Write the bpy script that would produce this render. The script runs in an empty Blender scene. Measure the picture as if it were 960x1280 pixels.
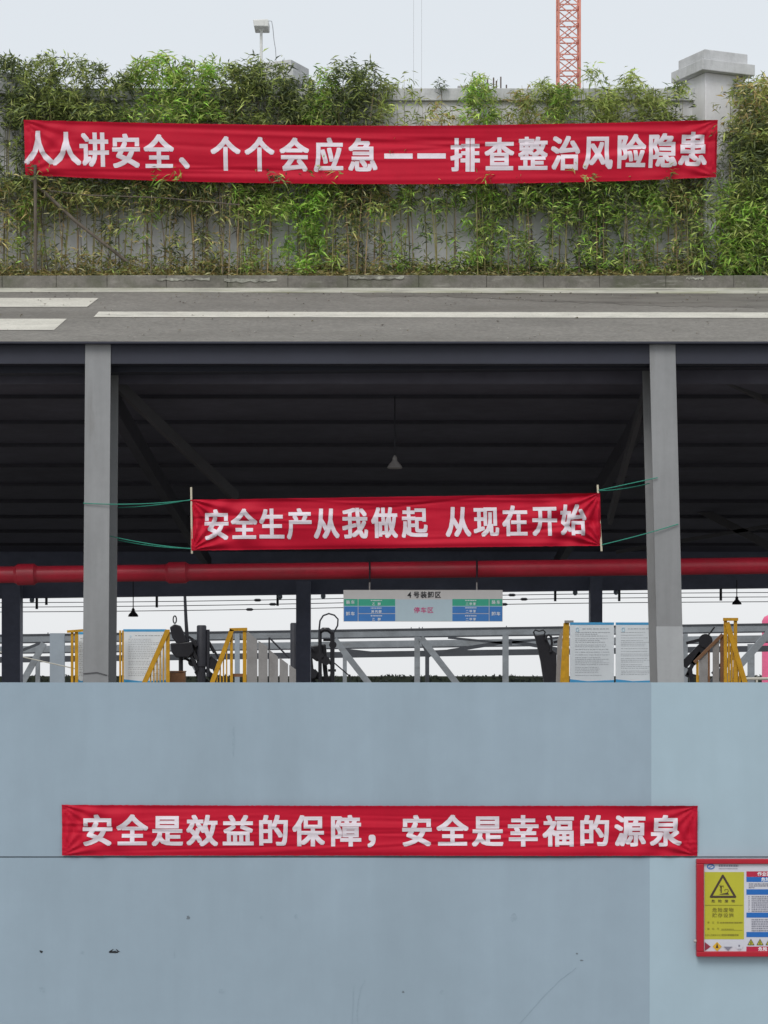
import bpy, bmesh, math, random
from mathutils import Vector, Matrix
random.seed(7)
R = math.radians
scene = bpy.context.scene
COL = scene.collection

# ------------------------------------------------------------------ camera
EYE = 5.2            # eye height above the lower court
F = 3000.0           # focal length in photo pixels (photo 960 wide)
HOR = 850.0          # photo row of the horizon
cam_d = bpy.data.cameras.new("camera")
cam = bpy.data.objects.new("camera", cam_d)
COL.objects.link(cam)
cam.location = (0, 0, EYE)
cam.rotation_euler = (R(90), 0, 0)
cam_d.sensor_fit = 'HORIZONTAL'
cam_d.sensor_width = 36.0
cam_d.lens = 36.0 * F / 960.0
# a vertical shift keeps upright things upright (the sensor is measured by its longer side)
cam_d.shift_y = (HOR - 640.0) / 960.0
cam_d.clip_start = 0.5
cam_d.clip_end = 6000
scene.camera = cam

# ------------------------------------------------------------------ sky and sun (overcast)
SUN_EL, SUN_AZ = 47.0, 200.0       # behind the camera, a little to the left
world = bpy.data.worlds.new("World")
scene.world = world
world.use_nodes = True
wn, wl = world.node_tree.nodes, world.node_tree.links
wn.clear()
sky = wn.new('ShaderNodeTexSky'); sky.sky_type = 'NISHITA'; sky.sun_disc = False
sky.sun_elevation = R(SUN_EL); sky.sun_rotation = R(SUN_AZ)
sky.air_density = 1.0; sky.dust_density = 4.0; sky.ozone_density = 1.0
hs = wn.new('ShaderNodeHueSaturation'); hs.inputs['Saturation'].default_value = 0.12
mixw = wn.new('ShaderNodeMix'); mixw.data_type = 'RGBA'; mixw.inputs[0].default_value = 0.72
# the cloud is a little brighter low down, where it is thin and hazy
tcw = wn.new('ShaderNodeTexCoord'); sepw = wn.new('ShaderNodeSeparateXYZ'); rampw = wn.new('ShaderNodeValToRGB')
wl.new(tcw.outputs['Generated'], sepw.inputs[0]); wl.new(sepw.outputs['Z'], rampw.inputs[0])
rampw.color_ramp.elements[0].position = 0.03; rampw.color_ramp.elements[0].color = (0.95, 0.97, 0.99, 1)
rampw.color_ramp.elements[1].position = 0.25; rampw.color_ramp.elements[1].color = (0.745, 0.80, 0.855, 1)
scw = wn.new('ShaderNodeVectorMath'); scw.operation = 'SCALE'; scw.inputs['Scale'].default_value = 9.2
wl.new(rampw.outputs[0], scw.inputs[0]); wl.new(scw.outputs[0], mixw.inputs[7])
bg = wn.new('ShaderNodeBackground'); bg.inputs['Strength'].default_value = 0.125
wo = wn.new('ShaderNodeOutputWorld')
wl.new(sky.outputs[0], hs.inputs['Color']); wl.new(hs.outputs[0], mixw.inputs[6])
wl.new(mixw.outputs[2], bg.inputs['Color']); wl.new(bg.outputs[0], wo.inputs['Surface'])

sun_d = bpy.data.lights.new("sun", 'SUN'); sun_d.energy = 1.5; sun_d.angle = R(28); sun_d.color = (1.0, 0.97, 0.93)
sun = bpy.data.objects.new("sun", sun_d); COL.objects.link(sun)
az, el = R(SUN_AZ), R(SUN_EL)
to_sun = Vector((math.sin(az) * math.cos(el), math.cos(az) * math.cos(el), math.sin(el)))
sun.rotation_euler = to_sun.to_track_quat('Z', 'Y').to_euler()
sun.location = to_sun * 80

vs = scene.view_settings
vs.view_transform = 'Standard'; vs.look = 'None'; vs.gamma = 1.0; vs.exposure = 0.0; vs.use_curve_mapping = False
scene.render.engine = 'CYCLES'
scene.cycles.max_bounces = 8
scene.cycles.use_denoising = True

# ------------------------------------------------------------------ helpers
def P(px, py, D):
    """the point of the place that stands D metres ahead and shows at photo pixel (px, py)"""
    return Vector(((px - 480.0) / F * D, D, EYE + (HOR - py) / F * D))

def lin(r, g, b):
    f = lambda c: (c / 255 / 12.92) if c <= 10 else ((c / 255 + 0.055) / 1.055) ** 2.4
    return (f(r), f(g), f(b), 1)

def mat(name, col, rough=0.7, var=0.12, scale=2.0, bump=0.0, bscale=40.0, metal=0.0, streak=None, spec=0.4, speck=None):
    m = bpy.data.materials.new(name); m.use_nodes = True
    n, l = m.node_tree.nodes, m.node_tree.links
    b = n['Principled BSDF']
    b.inputs['Roughness'].default_value = rough; b.inputs['Metallic'].default_value = metal
    b.inputs['Specular IOR Level'].default_value = spec
    geo = n.new('ShaderNodeNewGeometry')
    def noise(sc, vec_scale=(1, 1, 1), detail=5.0):
        mp = n.new('ShaderNodeMapping'); mp.inputs['Scale'].default_value = vec_scale
        l.new(geo.outputs['Position'], mp.inputs['Vector'])
        t = n.new('ShaderNodeTexNoise'); t.inputs['Scale'].default_value = sc; t.inputs['Detail'].default_value = detail
        t.inputs['Roughness'].default_value = 0.6
        l.new(mp.outputs[0], t.inputs['Vector'])
        return t.outputs['Fac']
    def rng(src, a, c, lo=0.3, hi=0.7):
        mr = n.new('ShaderNodeMapRange'); mr.inputs[1].default_value = lo; mr.inputs[2].default_value = hi
        mr.inputs[3].default_value = a; mr.inputs[4].default_value = c
        l.new(src, mr.inputs[0]); return mr.outputs[0]
    def mul(a, c):
        mm = n.new('ShaderNodeMath'); mm.operation = 'MULTIPLY'; l.new(a, mm.inputs[0]); l.new(c, mm.inputs[1]); return mm.outputs[0]
    f = rng(noise(scale), 1 - var, 1 + var)
    f = mul(f, rng(noise(scale * 9), 1 - var * 0.5, 1 + var * 0.5))
    if streak:
        amt, sx, sz = streak
        f = mul(f, rng(noise(1.0, (sx, sx, sz)), 1 - amt, 1 + amt * 0.6))
    if speck:
        amt, sc = speck
        f = mul(f, rng(noise(sc, detail=2.0), 1 - amt, 1 + amt))
    mx = n.new('ShaderNodeVectorMath'); mx.operation = 'SCALE'
    mx.inputs[0].default_value = col[:3]; l.new(f, mx.inputs['Scale'])
    l.new(mx.outputs[0], b.inputs['Base Color'])
    if bump:
        bp = n.new('ShaderNodeBump'); bp.inputs['Strength'].default_value = bump; bp.inputs['Distance'].default_value = 0.02
        l.new(noise(bscale), bp.inputs['Height']); l.new(bp.outputs[0], b.inputs['Normal'])
    return m

def blend(m, col2, scale, lo, hi, stretch=(1, 1, 1), amount=1.0, detail=6.0):
    """patches of a second colour (moss, wear, stains) over a finished material"""
    n, l = m.node_tree.nodes, m.node_tree.links
    b = n['Principled BSDF']; src = b.inputs['Base Color'].links[0].from_socket
    geo = n.new('ShaderNodeNewGeometry'); mp = n.new('ShaderNodeMapping'); mp.inputs['Scale'].default_value = stretch
    l.new(geo.outputs['Position'], mp.inputs['Vector'])
    t = n.new('ShaderNodeTexNoise'); t.inputs['Scale'].default_value = scale; t.inputs['Detail'].default_value = detail; t.inputs['Roughness'].default_value = 0.65
    l.new(mp.outputs[0], t.inputs['Vector'])
    mr = n.new('ShaderNodeMapRange'); mr.inputs[1].default_value = lo; mr.inputs[2].default_value = hi; mr.inputs[4].default_value = amount
    l.new(t.outputs['Fac'], mr.inputs[0])
    mx = n.new('ShaderNodeMix'); mx.data_type = 'RGBA'; mx.inputs[7].default_value = tuple(col2) + (1,)
    l.new(mr.outputs[0], mx.inputs[0]); l.new(src, mx.inputs[6]); l.new(mx.outputs[2], b.inputs['Base Color'])
    return m

GK = 1.0       # size factor for round and flat bars
class MB:
    def __init__(s): s.v = []; s.f = []; s.c = []
    def add(s, vs_, fs_):
        k = len(s.v); s.v += [Vector(v) for v in vs_]; s.f += [tuple(i + k for i in f) for f in fs_]; return s
    def box(s, a, b):
        x0, x1 = sorted((a[0], b[0])); y0, y1 = sorted((a[1], b[1])); z0, z1 = sorted((a[2], b[2]))
        return s.add([(x0, y0, z0), (x1, y0, z0), (x1, y1, z0), (x0, y1, z0), (x0, y0, z1), (x1, y0, z1), (x1, y1, z1), (x0, y1, z1)],
                     [(0, 3, 2, 1), (4, 5, 6, 7), (0, 1, 5, 4), (1, 2, 6, 5), (2, 3, 7, 6), (3, 0, 4, 7)])
    def prism(s, pts, off):
        """closed outline (list of points) extruded by the vector off"""
        n = len(pts); pts = [Vector(p) for p in pts]; off = Vector(off)
        return s.add(pts + [p + off for p in pts],
                     [tuple(range(n)), tuple(range(2 * n - 1, n - 1, -1))] + [((i + 1) % n, i, n + i, n + (i + 1) % n) for i in range(n)])
    def bar(s, p, q, w, h, up=(0, 0, 1)):
        """rectangular bar from p to q, w across, h along up"""
        p, q = Vector(p), Vector(q); d = (q - p).normalized(); up = Vector(up)
        if abs(d.dot(up)) > 0.98: up = Vector((0, 1, 0))
        a = d.cross(up).normalized(); c = a.cross(d).normalized(); w *= GK; h *= GK
        o = [(-1, -1), (1, -1), (1, 1), (-1, 1)]
        vs_ = [e + a * (i * w / 2) + c * (j * h / 2) for e in (p, q) for i, j in o]
        return s.add(vs_, [(3, 2, 1, 0), (4, 5, 6, 7)] + [(i, (i + 1) % 4, 4 + (i + 1) % 4, 4 + i) for i in range(4)])
    def tube(s, pts, r, n=10, caps=True):
        pts = [Vector(p) for p in pts]; rs = [x * GK for x in (r if isinstance(r, (list, tuple)) else [r] * len(pts))]
        k0 = len(s.v); a = None
        for i, p in enumerate(pts):
            d = (pts[min(i + 1, len(pts) - 1)] - pts[max(i - 1, 0)]).normalized()
            if a is None:
                a = d.orthogonal().normalized()
            else:
                a = (a - d * a.dot(d)).normalized()
            c = d.cross(a)
            for j in range(n):
                t = 2 * math.pi * j / n
                s.v.append(p + (a * math.cos(t) + c * math.sin(t)) * rs[i])
        for i in range(len(pts) - 1):
            for j in range(n):
                a0 = k0 + i * n + j; a1 = k0 + i * n + (j + 1) % n
                s.f.append((a0, a1, a1 + n, a0 + n))
        if caps:
            s.f.append(tuple(k0 + j for j in range(n - 1, -1, -1)))
            e = k0 + (len(pts) - 1) * n; s.f.append(tuple(e + j for j in range(n)))
        return s
    def lathe(s, c, prof, n=20):
        """profile [(radius, height)] turned about the upright axis through c"""
        c = Vector(c); k0 = len(s.v)
        for r, z in prof:
            for j in range(n):
                t = 2 * math.pi * j / n; s.v.append(c + Vector((r * math.cos(t), r * math.sin(t), z)))
        for i in range(len(prof) - 1):
            for j in range(n):
                a0 = k0 + i * n + j; a1 = k0 + i * n + (j + 1) % n; s.f.append((a0, a1, a1 + n, a0 + n))
        s.f.append(tuple(k0 + j for j in range(n - 1, -1, -1)))
        e = k0 + (len(prof) - 1) * n; s.f.append(tuple(e + j for j in range(n)))
        return s
    def rect(s, x0, y0, x1, y1, D, t=0.01):
        """flat board whose front shows at the photo rectangle, standing D ahead, t thick"""
        a = P(x0, y0, D); b = P(x1, y1, D); b.y = D + t
        return s.box(a, b)
    def build(s, name, m, parent=None, loc=None, smooth=False, bevel=0.0):
        me = bpy.data.meshes.new(name)
        if parent is not None: o0 = Vector(parent.matrix_world.translation) if parent.get('_o') is None else Vector(parent['_o'])
        elif loc is not None: o0 = Vector(loc)
        else:
            xs = [v.x for v in s.v]; ys = [v.y for v in s.v]
            o0 = Vector(((min(xs) + max(xs)) / 2, (min(ys) + max(ys)) / 2, min(v.z for v in s.v)))
        me.from_pydata([tuple(v - o0) for v in s.v], [], s.f)
        if isinstance(m, (list, tuple)):
            for k in m: me.materials.append(k)
        else: me.materials.append(m)
        if s.c:
            at = me.attributes.new('leafcol', 'FLOAT_COLOR', 'FACE')
            at.data.foreach_set('color', [x for c in s.c for x in (c[0], c[1], c[2], 1.0)])
        if not s.c:
            bm = bmesh.new(); bm.from_mesh(me); bmesh.ops.recalc_face_normals(bm, faces=bm.faces); bm.to_mesh(me); bm.free()
        if smooth:
            for p in me.polygons: p.use_smooth = True
        o = bpy.data.objects.new(name, me); COL.objects.link(o)
        if parent is not None: o.parent = parent
        else: o.location = o0
        o['_o'] = tuple(o0)
        if bevel:
            b = o.modifiers.new('bevel', 'BEVEL'); b.width = bevel; b.segments = 2; b.limit_method = 'ANGLE'
        if smooth:
            try:
                for e in me.edges: pass
                me.set_sharp_from_angle(angle=R(40))
            except Exception: pass
        return o

def tag(o, label=None, cat=None, group=None, kind=None):
    for k, v in (('label', label), ('category', cat), ('group', group), ('kind', kind)):
        if v: o[k] = v
    return o

def thing(name, loc, label, cat, group=None):
    o = bpy.data.objects.new(name, None); COL.objects.link(o); o.location = loc; o.empty_display_size = 0.2
    o['_o'] = tuple(loc)
    return tag(o, label, cat, group)

# -- writing
_glyph = {}
def glyph(ch, bold):
    k = (ch, bold)
    if k not in _glyph:
        cu = bpy.data.curves.new('glyph', 'FONT'); cu.body = ch; cu.size = 1.0; cu.offset = bold; cu.resolution_u = 3
        ob = bpy.data.objects.new('glyph', cu); COL.objects.link(ob)
        bpy.context.view_layer.update()
        dg = bpy.context.evaluated_depsgraph_get()
        me = bpy.data.meshes.new_from_object(ob.evaluated_get(dg), depsgraph=dg)
        _glyph[k] = ([(v.co.x, v.co.y) for v in me.vertices], [tuple(p.vertices) for p in me.polygons])
        bpy.data.objects.remove(ob); bpy.data.curves.remove(cu); bpy.data.meshes.remove(me)
    return _glyph[k]
_gx = glyph('国', 0.0)[0]
REF = (min(p[0] for p in _gx), max(p[0] for p in _gx), min(p[1] for p in _gx), max(p[1] for p in _gx))
RCX, RCY, RW, RH = (REF[0] + REF[1]) / 2, (REF[2] + REF[3]) / 2, REF[1] - REF[0], REF[3] - REF[2]
def glyph_px(ch, cx, cy, w, h, bold=0.0):
    """outline of one character in photo pixels: centre, width and height of its square"""
    vs_, fs_ = glyph(ch, bold)
    if ord(ch) < 128:
        mx = (min(p[0] for p in vs_) + max(p[0] for p in vs_)) / 2
        my = (min(p[1] for p in vs_) + max(p[1] for p in vs_)) / 2; w *= 1.25; h *= 1.15
    else: mx, my = RCX, RCY
    return [(cx + (x - mx) / RW * w, cy - (y - my) / RH * h) for x, y in vs_], fs_
def write(mb, text, cx, cy, w, h, D, pitch=None, bold=0.0):
    """a line of flat lettering on a board at depth D, centred on a photo pixel"""
    pitch = pitch or w * 1.1
    for i, ch in enumerate(text):
        if ch == ' ': continue
        p, f = glyph_px(ch, cx + (i - (len(text) - 1) / 2) * pitch, cy, w, h, bold)
        mb.add([P(x, y, D) for x, y in p], f)
def dashes(mb, x0, x1, y, h, D, seed=0, gap=0.35, unit=2.4):
    """a line of print too small to read: short strokes"""
    rr = random.Random(seed); x = x0
    while x < x1:
        w = unit * rr.uniform(0.5, 1.4); e = min(x + w, x1)
        mb.add([P(x, y + h / 2, D), P(e, y + h / 2, D), P(e, y - h / 2, D), P(x, y - h / 2, D)], [(0, 1, 2, 3)])
        x = e + unit * gap * rr.uniform(0.6, 1.6)

# ------------------------------------------------------------------ materials
M = {}
M['court'] = mat('court_concrete', (0.27, 0.265, 0.25, 1), 0.9, 0.15, 0.6, 0.2)
M['yard'] = mat('yard_concrete', (0.22, 0.215, 0.2, 1), 0.9, 0.15, 0.6, 0.2)
M['asphalt'] = mat('worn_asphalt', (0.175, 0.165, 0.148, 1), 0.92, 0.16, 0.55, 0.35, 60, speck=(0.2, 14))
M['asphalt_damp'] = mat('damp_asphalt', (0.12, 0.11, 0.097, 1), 0.85, 0.25, 1.2, 0.3, 60, speck=(0.2, 45))
M['paint'] = mat('road_paint', (0.52, 0.50, 0.44, 1), 0.8, 0.12, 1.5, 0.1, 60, speck=(0.12, 30))
M['gutter'] = mat('gutter_concrete', (0.44, 0.43, 0.37, 1), 0.9, 0.18, 1.1, 0.3, 30)
M['kerb'] = mat('kerb_stone', (0.16, 0.15, 0.132, 1), 0.95, 0.3, 1.6, 0.5, 25)
M['kerb_pale'] = mat('kerb_mortar', (0.36, 0.36, 0.31, 1), 0.95, 0.3, 5, 0.5, 25)
M['soil'] = mat('planter_soil', (0.10, 0.08, 0.055, 1), 1.0, 0.35, 4, 0.8, 18)
M['render'] = mat('grey_render', (0.68, 0.675, 0.69, 1), 0.9, 0.07, 0.7, 0.12, 40, streak=(0.10, 3.0, 0.35))
M['coping'] = mat('coping_concrete', (0.50, 0.505, 0.51, 1), 0.9, 0.12, 1.2, 0.2, 40, streak=(0.16, 3.0, 0.6))
M['red_cloth'] = mat('red_cloth', (0.46, 0.006, 0.027, 1), 0.6, 0.05, 2.5, 0.08, 160, spec=0.16)
M['letter'] = mat('banner_print', (0.66, 0.59, 0.64, 1), 0.6, 0.06, 6)
M['col_paint'] = mat('grey_column_paint', (0.245, 0.248, 0.252, 1), 0.55, 0.06, 1.2, 0.05, 30, streak=(0.10, 7, 0.5))
M['col_pale'] = mat('pale_column_paint', (0.36, 0.368, 0.375, 1), 0.6, 0.05, 2.0, streak=(0.06, 7, 0.6))
M['dark_steel'] = mat('dark_steel', (0.16, 0.175, 0.245, 1), 0.6, 0.15, 1.0, streak=(0.1, 1, 3))
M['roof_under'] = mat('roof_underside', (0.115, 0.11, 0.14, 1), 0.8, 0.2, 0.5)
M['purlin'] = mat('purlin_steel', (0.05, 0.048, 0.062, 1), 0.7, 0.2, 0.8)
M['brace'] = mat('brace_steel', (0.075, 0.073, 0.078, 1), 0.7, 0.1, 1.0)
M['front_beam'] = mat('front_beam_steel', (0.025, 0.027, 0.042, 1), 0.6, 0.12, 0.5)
M['black'] = mat('black_iron', (0.012, 0.012, 0.016, 1), 0.5, 0.25, 4)
M['charcoal'] = mat('charcoal_steel', (0.026, 0.027, 0.035, 1), 0.6, 0.2, 3)
M['red_pipe'] = mat('red_pipe_paint', (0.50, 0.022, 0.045, 1), 0.38, 0.12, 1.5, streak=(0.15, 1.2, 4))
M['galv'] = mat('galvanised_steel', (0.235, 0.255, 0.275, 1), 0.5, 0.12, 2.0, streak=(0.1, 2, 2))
M['galv_dark'] = mat('dark_grey_steel', (0.055, 0.06, 0.07, 1), 0.6, 0.15, 2.0)  # darker grey steel for flanges, low chord and thin braces
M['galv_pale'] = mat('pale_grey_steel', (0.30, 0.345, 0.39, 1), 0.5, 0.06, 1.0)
M['yellow'] = mat('yellow_safety_paint', (0.55, 0.29, 0.015, 1), 0.5, 0.14, 6, streak=(0.12, 9, 2))
M['panel'] = mat('grey_panel', (0.27, 0.26, 0.255, 1), 0.7, 0.12, 2.5)
M['brown'] = mat('brown_box_paint', (0.20, 0.10, 0.05, 1), 0.7, 0.2, 4)
M['board_white'] = mat('board_white', (0.72, 0.76, 0.79, 1), 0.5, 0.03, 2)
M['board_blue'] = mat('board_blue', (0.06, 0.33, 0.62, 1), 0.5, 0.05, 3)
M['board_grey'] = mat('board_print', (0.36, 0.38, 0.41, 1), 0.7, 0.05, 3)
M['sign_top'] = mat('sign_silver', (0.62, 0.60, 0.59, 1), 0.5, 0.03, 2)
M['sign_mid'] = mat('sign_pale_blue', (0.50, 0.63, 0.70, 1), 0.5, 0.03, 2)
M['sign_green'] = mat('sign_green', (0.05, 0.42, 0.28, 1), 0.5, 0.04, 2)
M['sign_blue'] = mat('sign_blue', (0.055, 0.22, 0.58, 1), 0.5, 0.04, 2)
M['sign_line'] = mat('sign_line', (0.45, 0.66, 0.78, 1), 0.5, 0.03, 2)
M['ink'] = mat('black_ink', (0.03, 0.03, 0.035, 1), 0.6, 0.05, 2)
M['magenta'] = mat('magenta_ink', (0.62, 0.06, 0.22, 1), 0.6, 0.05, 2)
M['white_ink'] = mat('white_ink', (0.78, 0.82, 0.86, 1), 0.6, 0.03, 2)
M['rope'] = mat('green_rope', (0.03, 0.24, 0.17, 1), 0.7, 0.1, 10)
M['stick'] = mat('pale_stick', (0.55, 0.50, 0.38, 1), 0.8, 0.1, 8)
M['wood'] = mat('weathered_wood', (0.12, 0.10, 0.08, 1), 0.9, 0.25, 6, 0.3, 30)
M['white_dev'] = mat('white_housing', (0.62, 0.62, 0.60, 1), 0.5, 0.05, 3)
M['lens'] = mat('dark_lens', (0.05, 0.05, 0.06, 1), 0.2, 0.05, 3)
M['crane'] = mat('hazed_orange_red_crane', (0.62, 0.235, 0.175, 1), 0.6, 0.2, 1.0)  # orange red with the fading of distant haze mixed into the colour
M['cable'] = mat('grey_cable', (0.30, 0.31, 0.33, 1), 0.7, 0.05, 2)
M['hoist'] = mat('pale_hoist_rope', (0.5, 0.52, 0.54, 1), 0.7, 0.05, 2)
M['pale_cable'] = mat('pale_cable', (0.5, 0.48, 0.42, 1), 0.7, 0.05, 2)
M['lamp'] = mat('lamp_enamel', (0.33, 0.31, 0.30, 1), 0.5, 0.1, 5)
M['lamp_dark'] = mat('dark_lamp_enamel', (0.035, 0.035, 0.04, 1), 0.5, 0.1, 5)
M['pink'] = mat('pink_tank_paint', (0.72, 0.12, 0.25, 1), 0.5, 0.06, 1)
M['wall_a'] = mat('blue_grey_panel', (0.27, 0.345, 0.41, 1), 0.6, 0.045, 0.35, 0.03, 20, streak=(0.045, 2.2, 0.16))
M['wall_b'] = mat('pale_blue_panel', (0.33, 0.43, 0.495, 1), 0.6, 0.04, 0.35, 0.03, 20, streak=(0.035, 2.2, 0.16))
M['seam'] = mat('seam_dark', (0.03, 0.035, 0.04, 1), 0.9, 0.1, 2)
M['stain'] = mat('stain_dirt', (0.135, 0.165, 0.19, 1), 0.9, 0.15, 40)
M['mark'] = mat('black_mark', (0.02, 0.022, 0.025, 1), 0.9, 0.1, 40)
M['scratch'] = mat('faint_scratch', (0.252, 0.322, 0.38, 1), 0.9, 0.1, 40)
M['frame_red'] = mat('red_frame', (0.37, 0.0055, 0.02, 1), 0.45, 0.06, 3)
M['paper'] = mat('board_paper', (0.53, 0.53, 0.58, 1), 0.35, 0.02, 2)
M['sign_yellow'] = mat('warning_yellow', (0.42, 0.40, 0.028, 1), 0.4, 0.03, 2)
M['dark_ink'] = mat('warning_brown_black', (0.05, 0.03, 0.02, 1), 0.6, 0.05, 2)
M['olive_ink'] = mat('olive_ink', (0.18, 0.16, 0.015, 1), 0.6, 0.05, 2)
M['blue_ink'] = mat('notice_blue', (0.010, 0.115, 0.40, 1), 0.5, 0.04, 2)
M['red_ink'] = mat('notice_red', (0.40, 0.012, 0.045, 1), 0.5, 0.04, 2)
M['grey_ink'] = mat('notice_print', (0.20, 0.20, 0.25, 1), 0.6, 0.05, 2)
M['culm'] = mat('bamboo_culm', (0.20, 0.18, 0.07, 1), 0.6, 0.45, 2.5)
M['culm_dry'] = mat('dry_culm', (0.24, 0.175, 0.09, 1), 0.7, 0.45, 2.5)
M['twig'] = mat('grey_twig', (0.16, 0.13, 0.10, 1), 0.9, 0.25, 5)
M['concrete'] = mat('raw_concrete', (0.38, 0.38, 0.38, 1), 0.9, 0.15, 1.5, 0.2, 30)
M['rust'] = mat('rusty_bar', (0.13, 0.10, 0.09, 1), 0.9, 0.2, 6)

blend(M['kerb'], (0.075, 0.085, 0.045), 1.3, 0.45, 0.7, amount=0.8)
blend(M['kerb'], (0.27, 0.26, 0.23), 3.5, 0.58, 0.72, (0.6, 1, 2), 0.7)
blend(M['gutter'], (0.22, 0.225, 0.11), 0.8, 0.5, 0.7, (0.7, 2, 1), 0.75)
blend(M['gutter'], (0.14, 0.13, 0.115), 2.2, 0.55, 0.68, (0.5, 2, 1), 0.7)
blend(M['kerb_pale'], (0.14, 0.135, 0.115), 3.0, 0.4, 0.6)
blend(M['asphalt'], (0.115, 0.105, 0.088), 0.35, 0.5, 0.75, (0.4, 1.5, 1), 0.55)
blend(M['asphalt'], (0.235, 0.225, 0.20), 1.6, 0.62, 0.72, (0.4, 1.3, 1), 0.4)
blend(M['asphalt_damp'], (0.16, 0.15, 0.132), 1.1, 0.42, 0.62, (0.5, 2, 1), 1.0)
blend(M['paint'], (0.24, 0.235, 0.215), 2.6, 0.58, 0.68, (0.8, 2, 1), 0.6)
blend(M['coping'], (0.24, 0.245, 0.235), 2.4, 0.52, 0.72, (1, 1, 0.5), 0.6)
blend(M['render'], (0.55, 0.54, 0.53), 1.0, 0.5, 0.72, (1, 1, 0.35), 0.6)
blend(M['col_paint'], (0.17, 0.165, 0.16), 1.6, 0.60, 0.74, (3, 3, 0.5), 0.5)
blend(M['col_pale'], (0.26, 0.26, 0.255), 2.0, 0.60, 0.74, (3, 3, 0.6), 0.5)
blend(M['wall_a'], (0.235, 0.30, 0.355), 0.6, 0.48, 0.75, (1.2, 1, 0.35), 0.7)
blend(M['wall_b'], (0.305, 0.40, 0.455), 0.6, 0.5, 0.75, (1.2, 1, 0.35), 0.7)
blend(M['red_pipe'], (0.30, 0.05, 0.06), 3.0, 0.5, 0.72, (0.5, 1, 1), 0.6)
blend(M['yellow'], (0.25, 0.13, 0.03), 7.0, 0.58, 0.7, (1, 1, 0.6), 0.6)
blend(M['panel'], (0.17, 0.15, 0.14), 2.5, 0.52, 0.7, (1, 1, 0.5), 0.6)
blend(M['galv'], (0.15, 0.15, 0.15), 1.6, 0.52, 0.72, (0.5, 1, 2), 0.6)

def leaf_mat(name):
    m = bpy.data.materials.new(name); m.use_nodes = True
    n, l = m.node_tree.nodes, m.node_tree.links
    b = n['Principled BSDF']; out = n['Material Output']
    a = n.new('ShaderNodeAttribute'); a.attribute_name = 'leafcol'
    l.new(a.outputs['Color'], b.inputs['Base Color']); b.inputs['Roughness'].default_value = 0.55
    b.inputs['Specular IOR Level'].default_value = 0.35
    t = n.new('ShaderNodeBsdfTranslucent'); l.new(a.outputs['Color'], t.inputs['Color'])
    mx = n.new('ShaderNodeMixShader'); mx.inputs[0].default_value = 0.3
    l.new(b.outputs[0], mx.inputs[1]); l.new(t.outputs[0], mx.inputs[2]); l.new(mx.outputs[0], out.inputs['Surface'])
    return m
M['leaf'] = leaf_mat('leaf_blades')

# ------------------------------------------------------------------ the ground levels
g = MB().add([(-4000, -4000, 0), (4000, -4000, 0), (4000, 4000, 0), (-4000, 4000, 0)], [(0, 1, 2, 3)])
tag(g.build('ground', M['court'], loc=(0, 0, 0)), kind='structure')
YARD = 3.4
tag(MB().box((-30, 26.31, 0.0), (30, 110, YARD)).build('yard_terrace', M['yard']), kind='structure')

# ------------------------------------------------------------------ blue front wall (retains the yard)
WD = 26.0
wx = P(814, 0, WD).x; wz = P(0, 1071.3, WD).z; wt = P(0, 853, WD).z
wall = thing('blue_panel_wall', (0, WD, 0), 'long blue grey panelled wall with a thin dark horizontal joint behind the lowest banner', 'wall')
MB().box((-30, WD + 0.05, 0.0), (30, WD + 0.30, wt - 0.004)).build('backing', M['seam'], wall)
def panel(x0, x1, z0, z1, m, y=WD):
    MB().box((x0, y, z0), (x1, WD + 0.055, z1)).build('panel', m, wall)
panel(-30, wx, wz + 0.006, wt, M['wall_a'])
panel(wx + 0.0004, 30, wz + 0.006, wt, M['wall_b'])
wx2 = P(812, 0, WD).x
panel(-30, wx2, 0.0, wz - 0.006, M['wall_a'])
panel(wx2 + 0.0004, 30, 0.0, wz - 0.006, M['wall_b'])
def blot(name, px, py, w, h, m, seed, ang=0.0, pts=14, jag=0.35):
    rr = random.Random(seed); out = []
    for i in range(pts):
        t = 2 * math.pi * i / pts; k = 1 + rr.uniform(-jag, jag)
        x, y = math.cos(t) * w / 2 * k, math.sin(t) * h / 2 * k
        out.append(P(px + x * math.cos(ang) - y * math.sin(ang), py + x * math.sin(ang) + y * math.cos(ang), WD - 0.002))
    MB().prism(out, (0, 0.0035, 0)).build(name, m, wall)
for i, (px, py, w, h, mm, a) in enumerate([
    (51.5, 1189.5, 4.5, 2.6, 'mark', 0.7), (142, 1190, 15, 2.6, 'mark', -0.04), (139, 1188.5, 7, 1.6, 'mark', -0.5), (147, 1188.3, 6, 1.5, 'mark', 0.5),
    (235, 1147, 4, 5, 'stain', 0), (103, 1190.5, 5, 4, 'scratch', 0), (327, 1147, 4, 5, 'scratch', 0), (370, 1146, 5, 6, 'scratch', 0), (52, 1237, 8, 8, 'scratch', 0), (277, 1239, 7, 6, 'scratch', 0.4), (218, 1193, 2, 11, 'scratch', 0),
    (721, 1192, 3, 2, 'stain', 0), (727, 1200.5, 5, 1.5, 'stain', 0.1), (504, 1240, 3, 3, 'stain', 0), (553, 1240, 7, 6, 'scratch', 0), (292, 925, 2.5, 36, 'scratch', 0.0), (642, 1147, 8, 10, 'scratch', 0)]):
    blot('stain', px, py, w, h, M[mm], 100 + i, a)
def scratch(pts, w):
    mb = MB()
    for (x0, y0), (x1, y1) in zip(pts, pts[1:]):
        mb.bar(P(x0, y0, WD - 0.001), P(x1, y1, WD - 0.001), w, 0.003, up=(0, 1, 0))
    mb.build('scratch', M['scratch'], wall)
scratch([(456, 1226), (451, 1235), (448, 1250), (446, 1266), (447, 1280)], 0.009)
scratch([(442, 1232), (441, 1260), (440, 1280)], 0.006)
scratch([(650, 1279), (665, 1262), (680, 1245), (700, 1225), (720, 1210)], 0.008)

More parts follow.
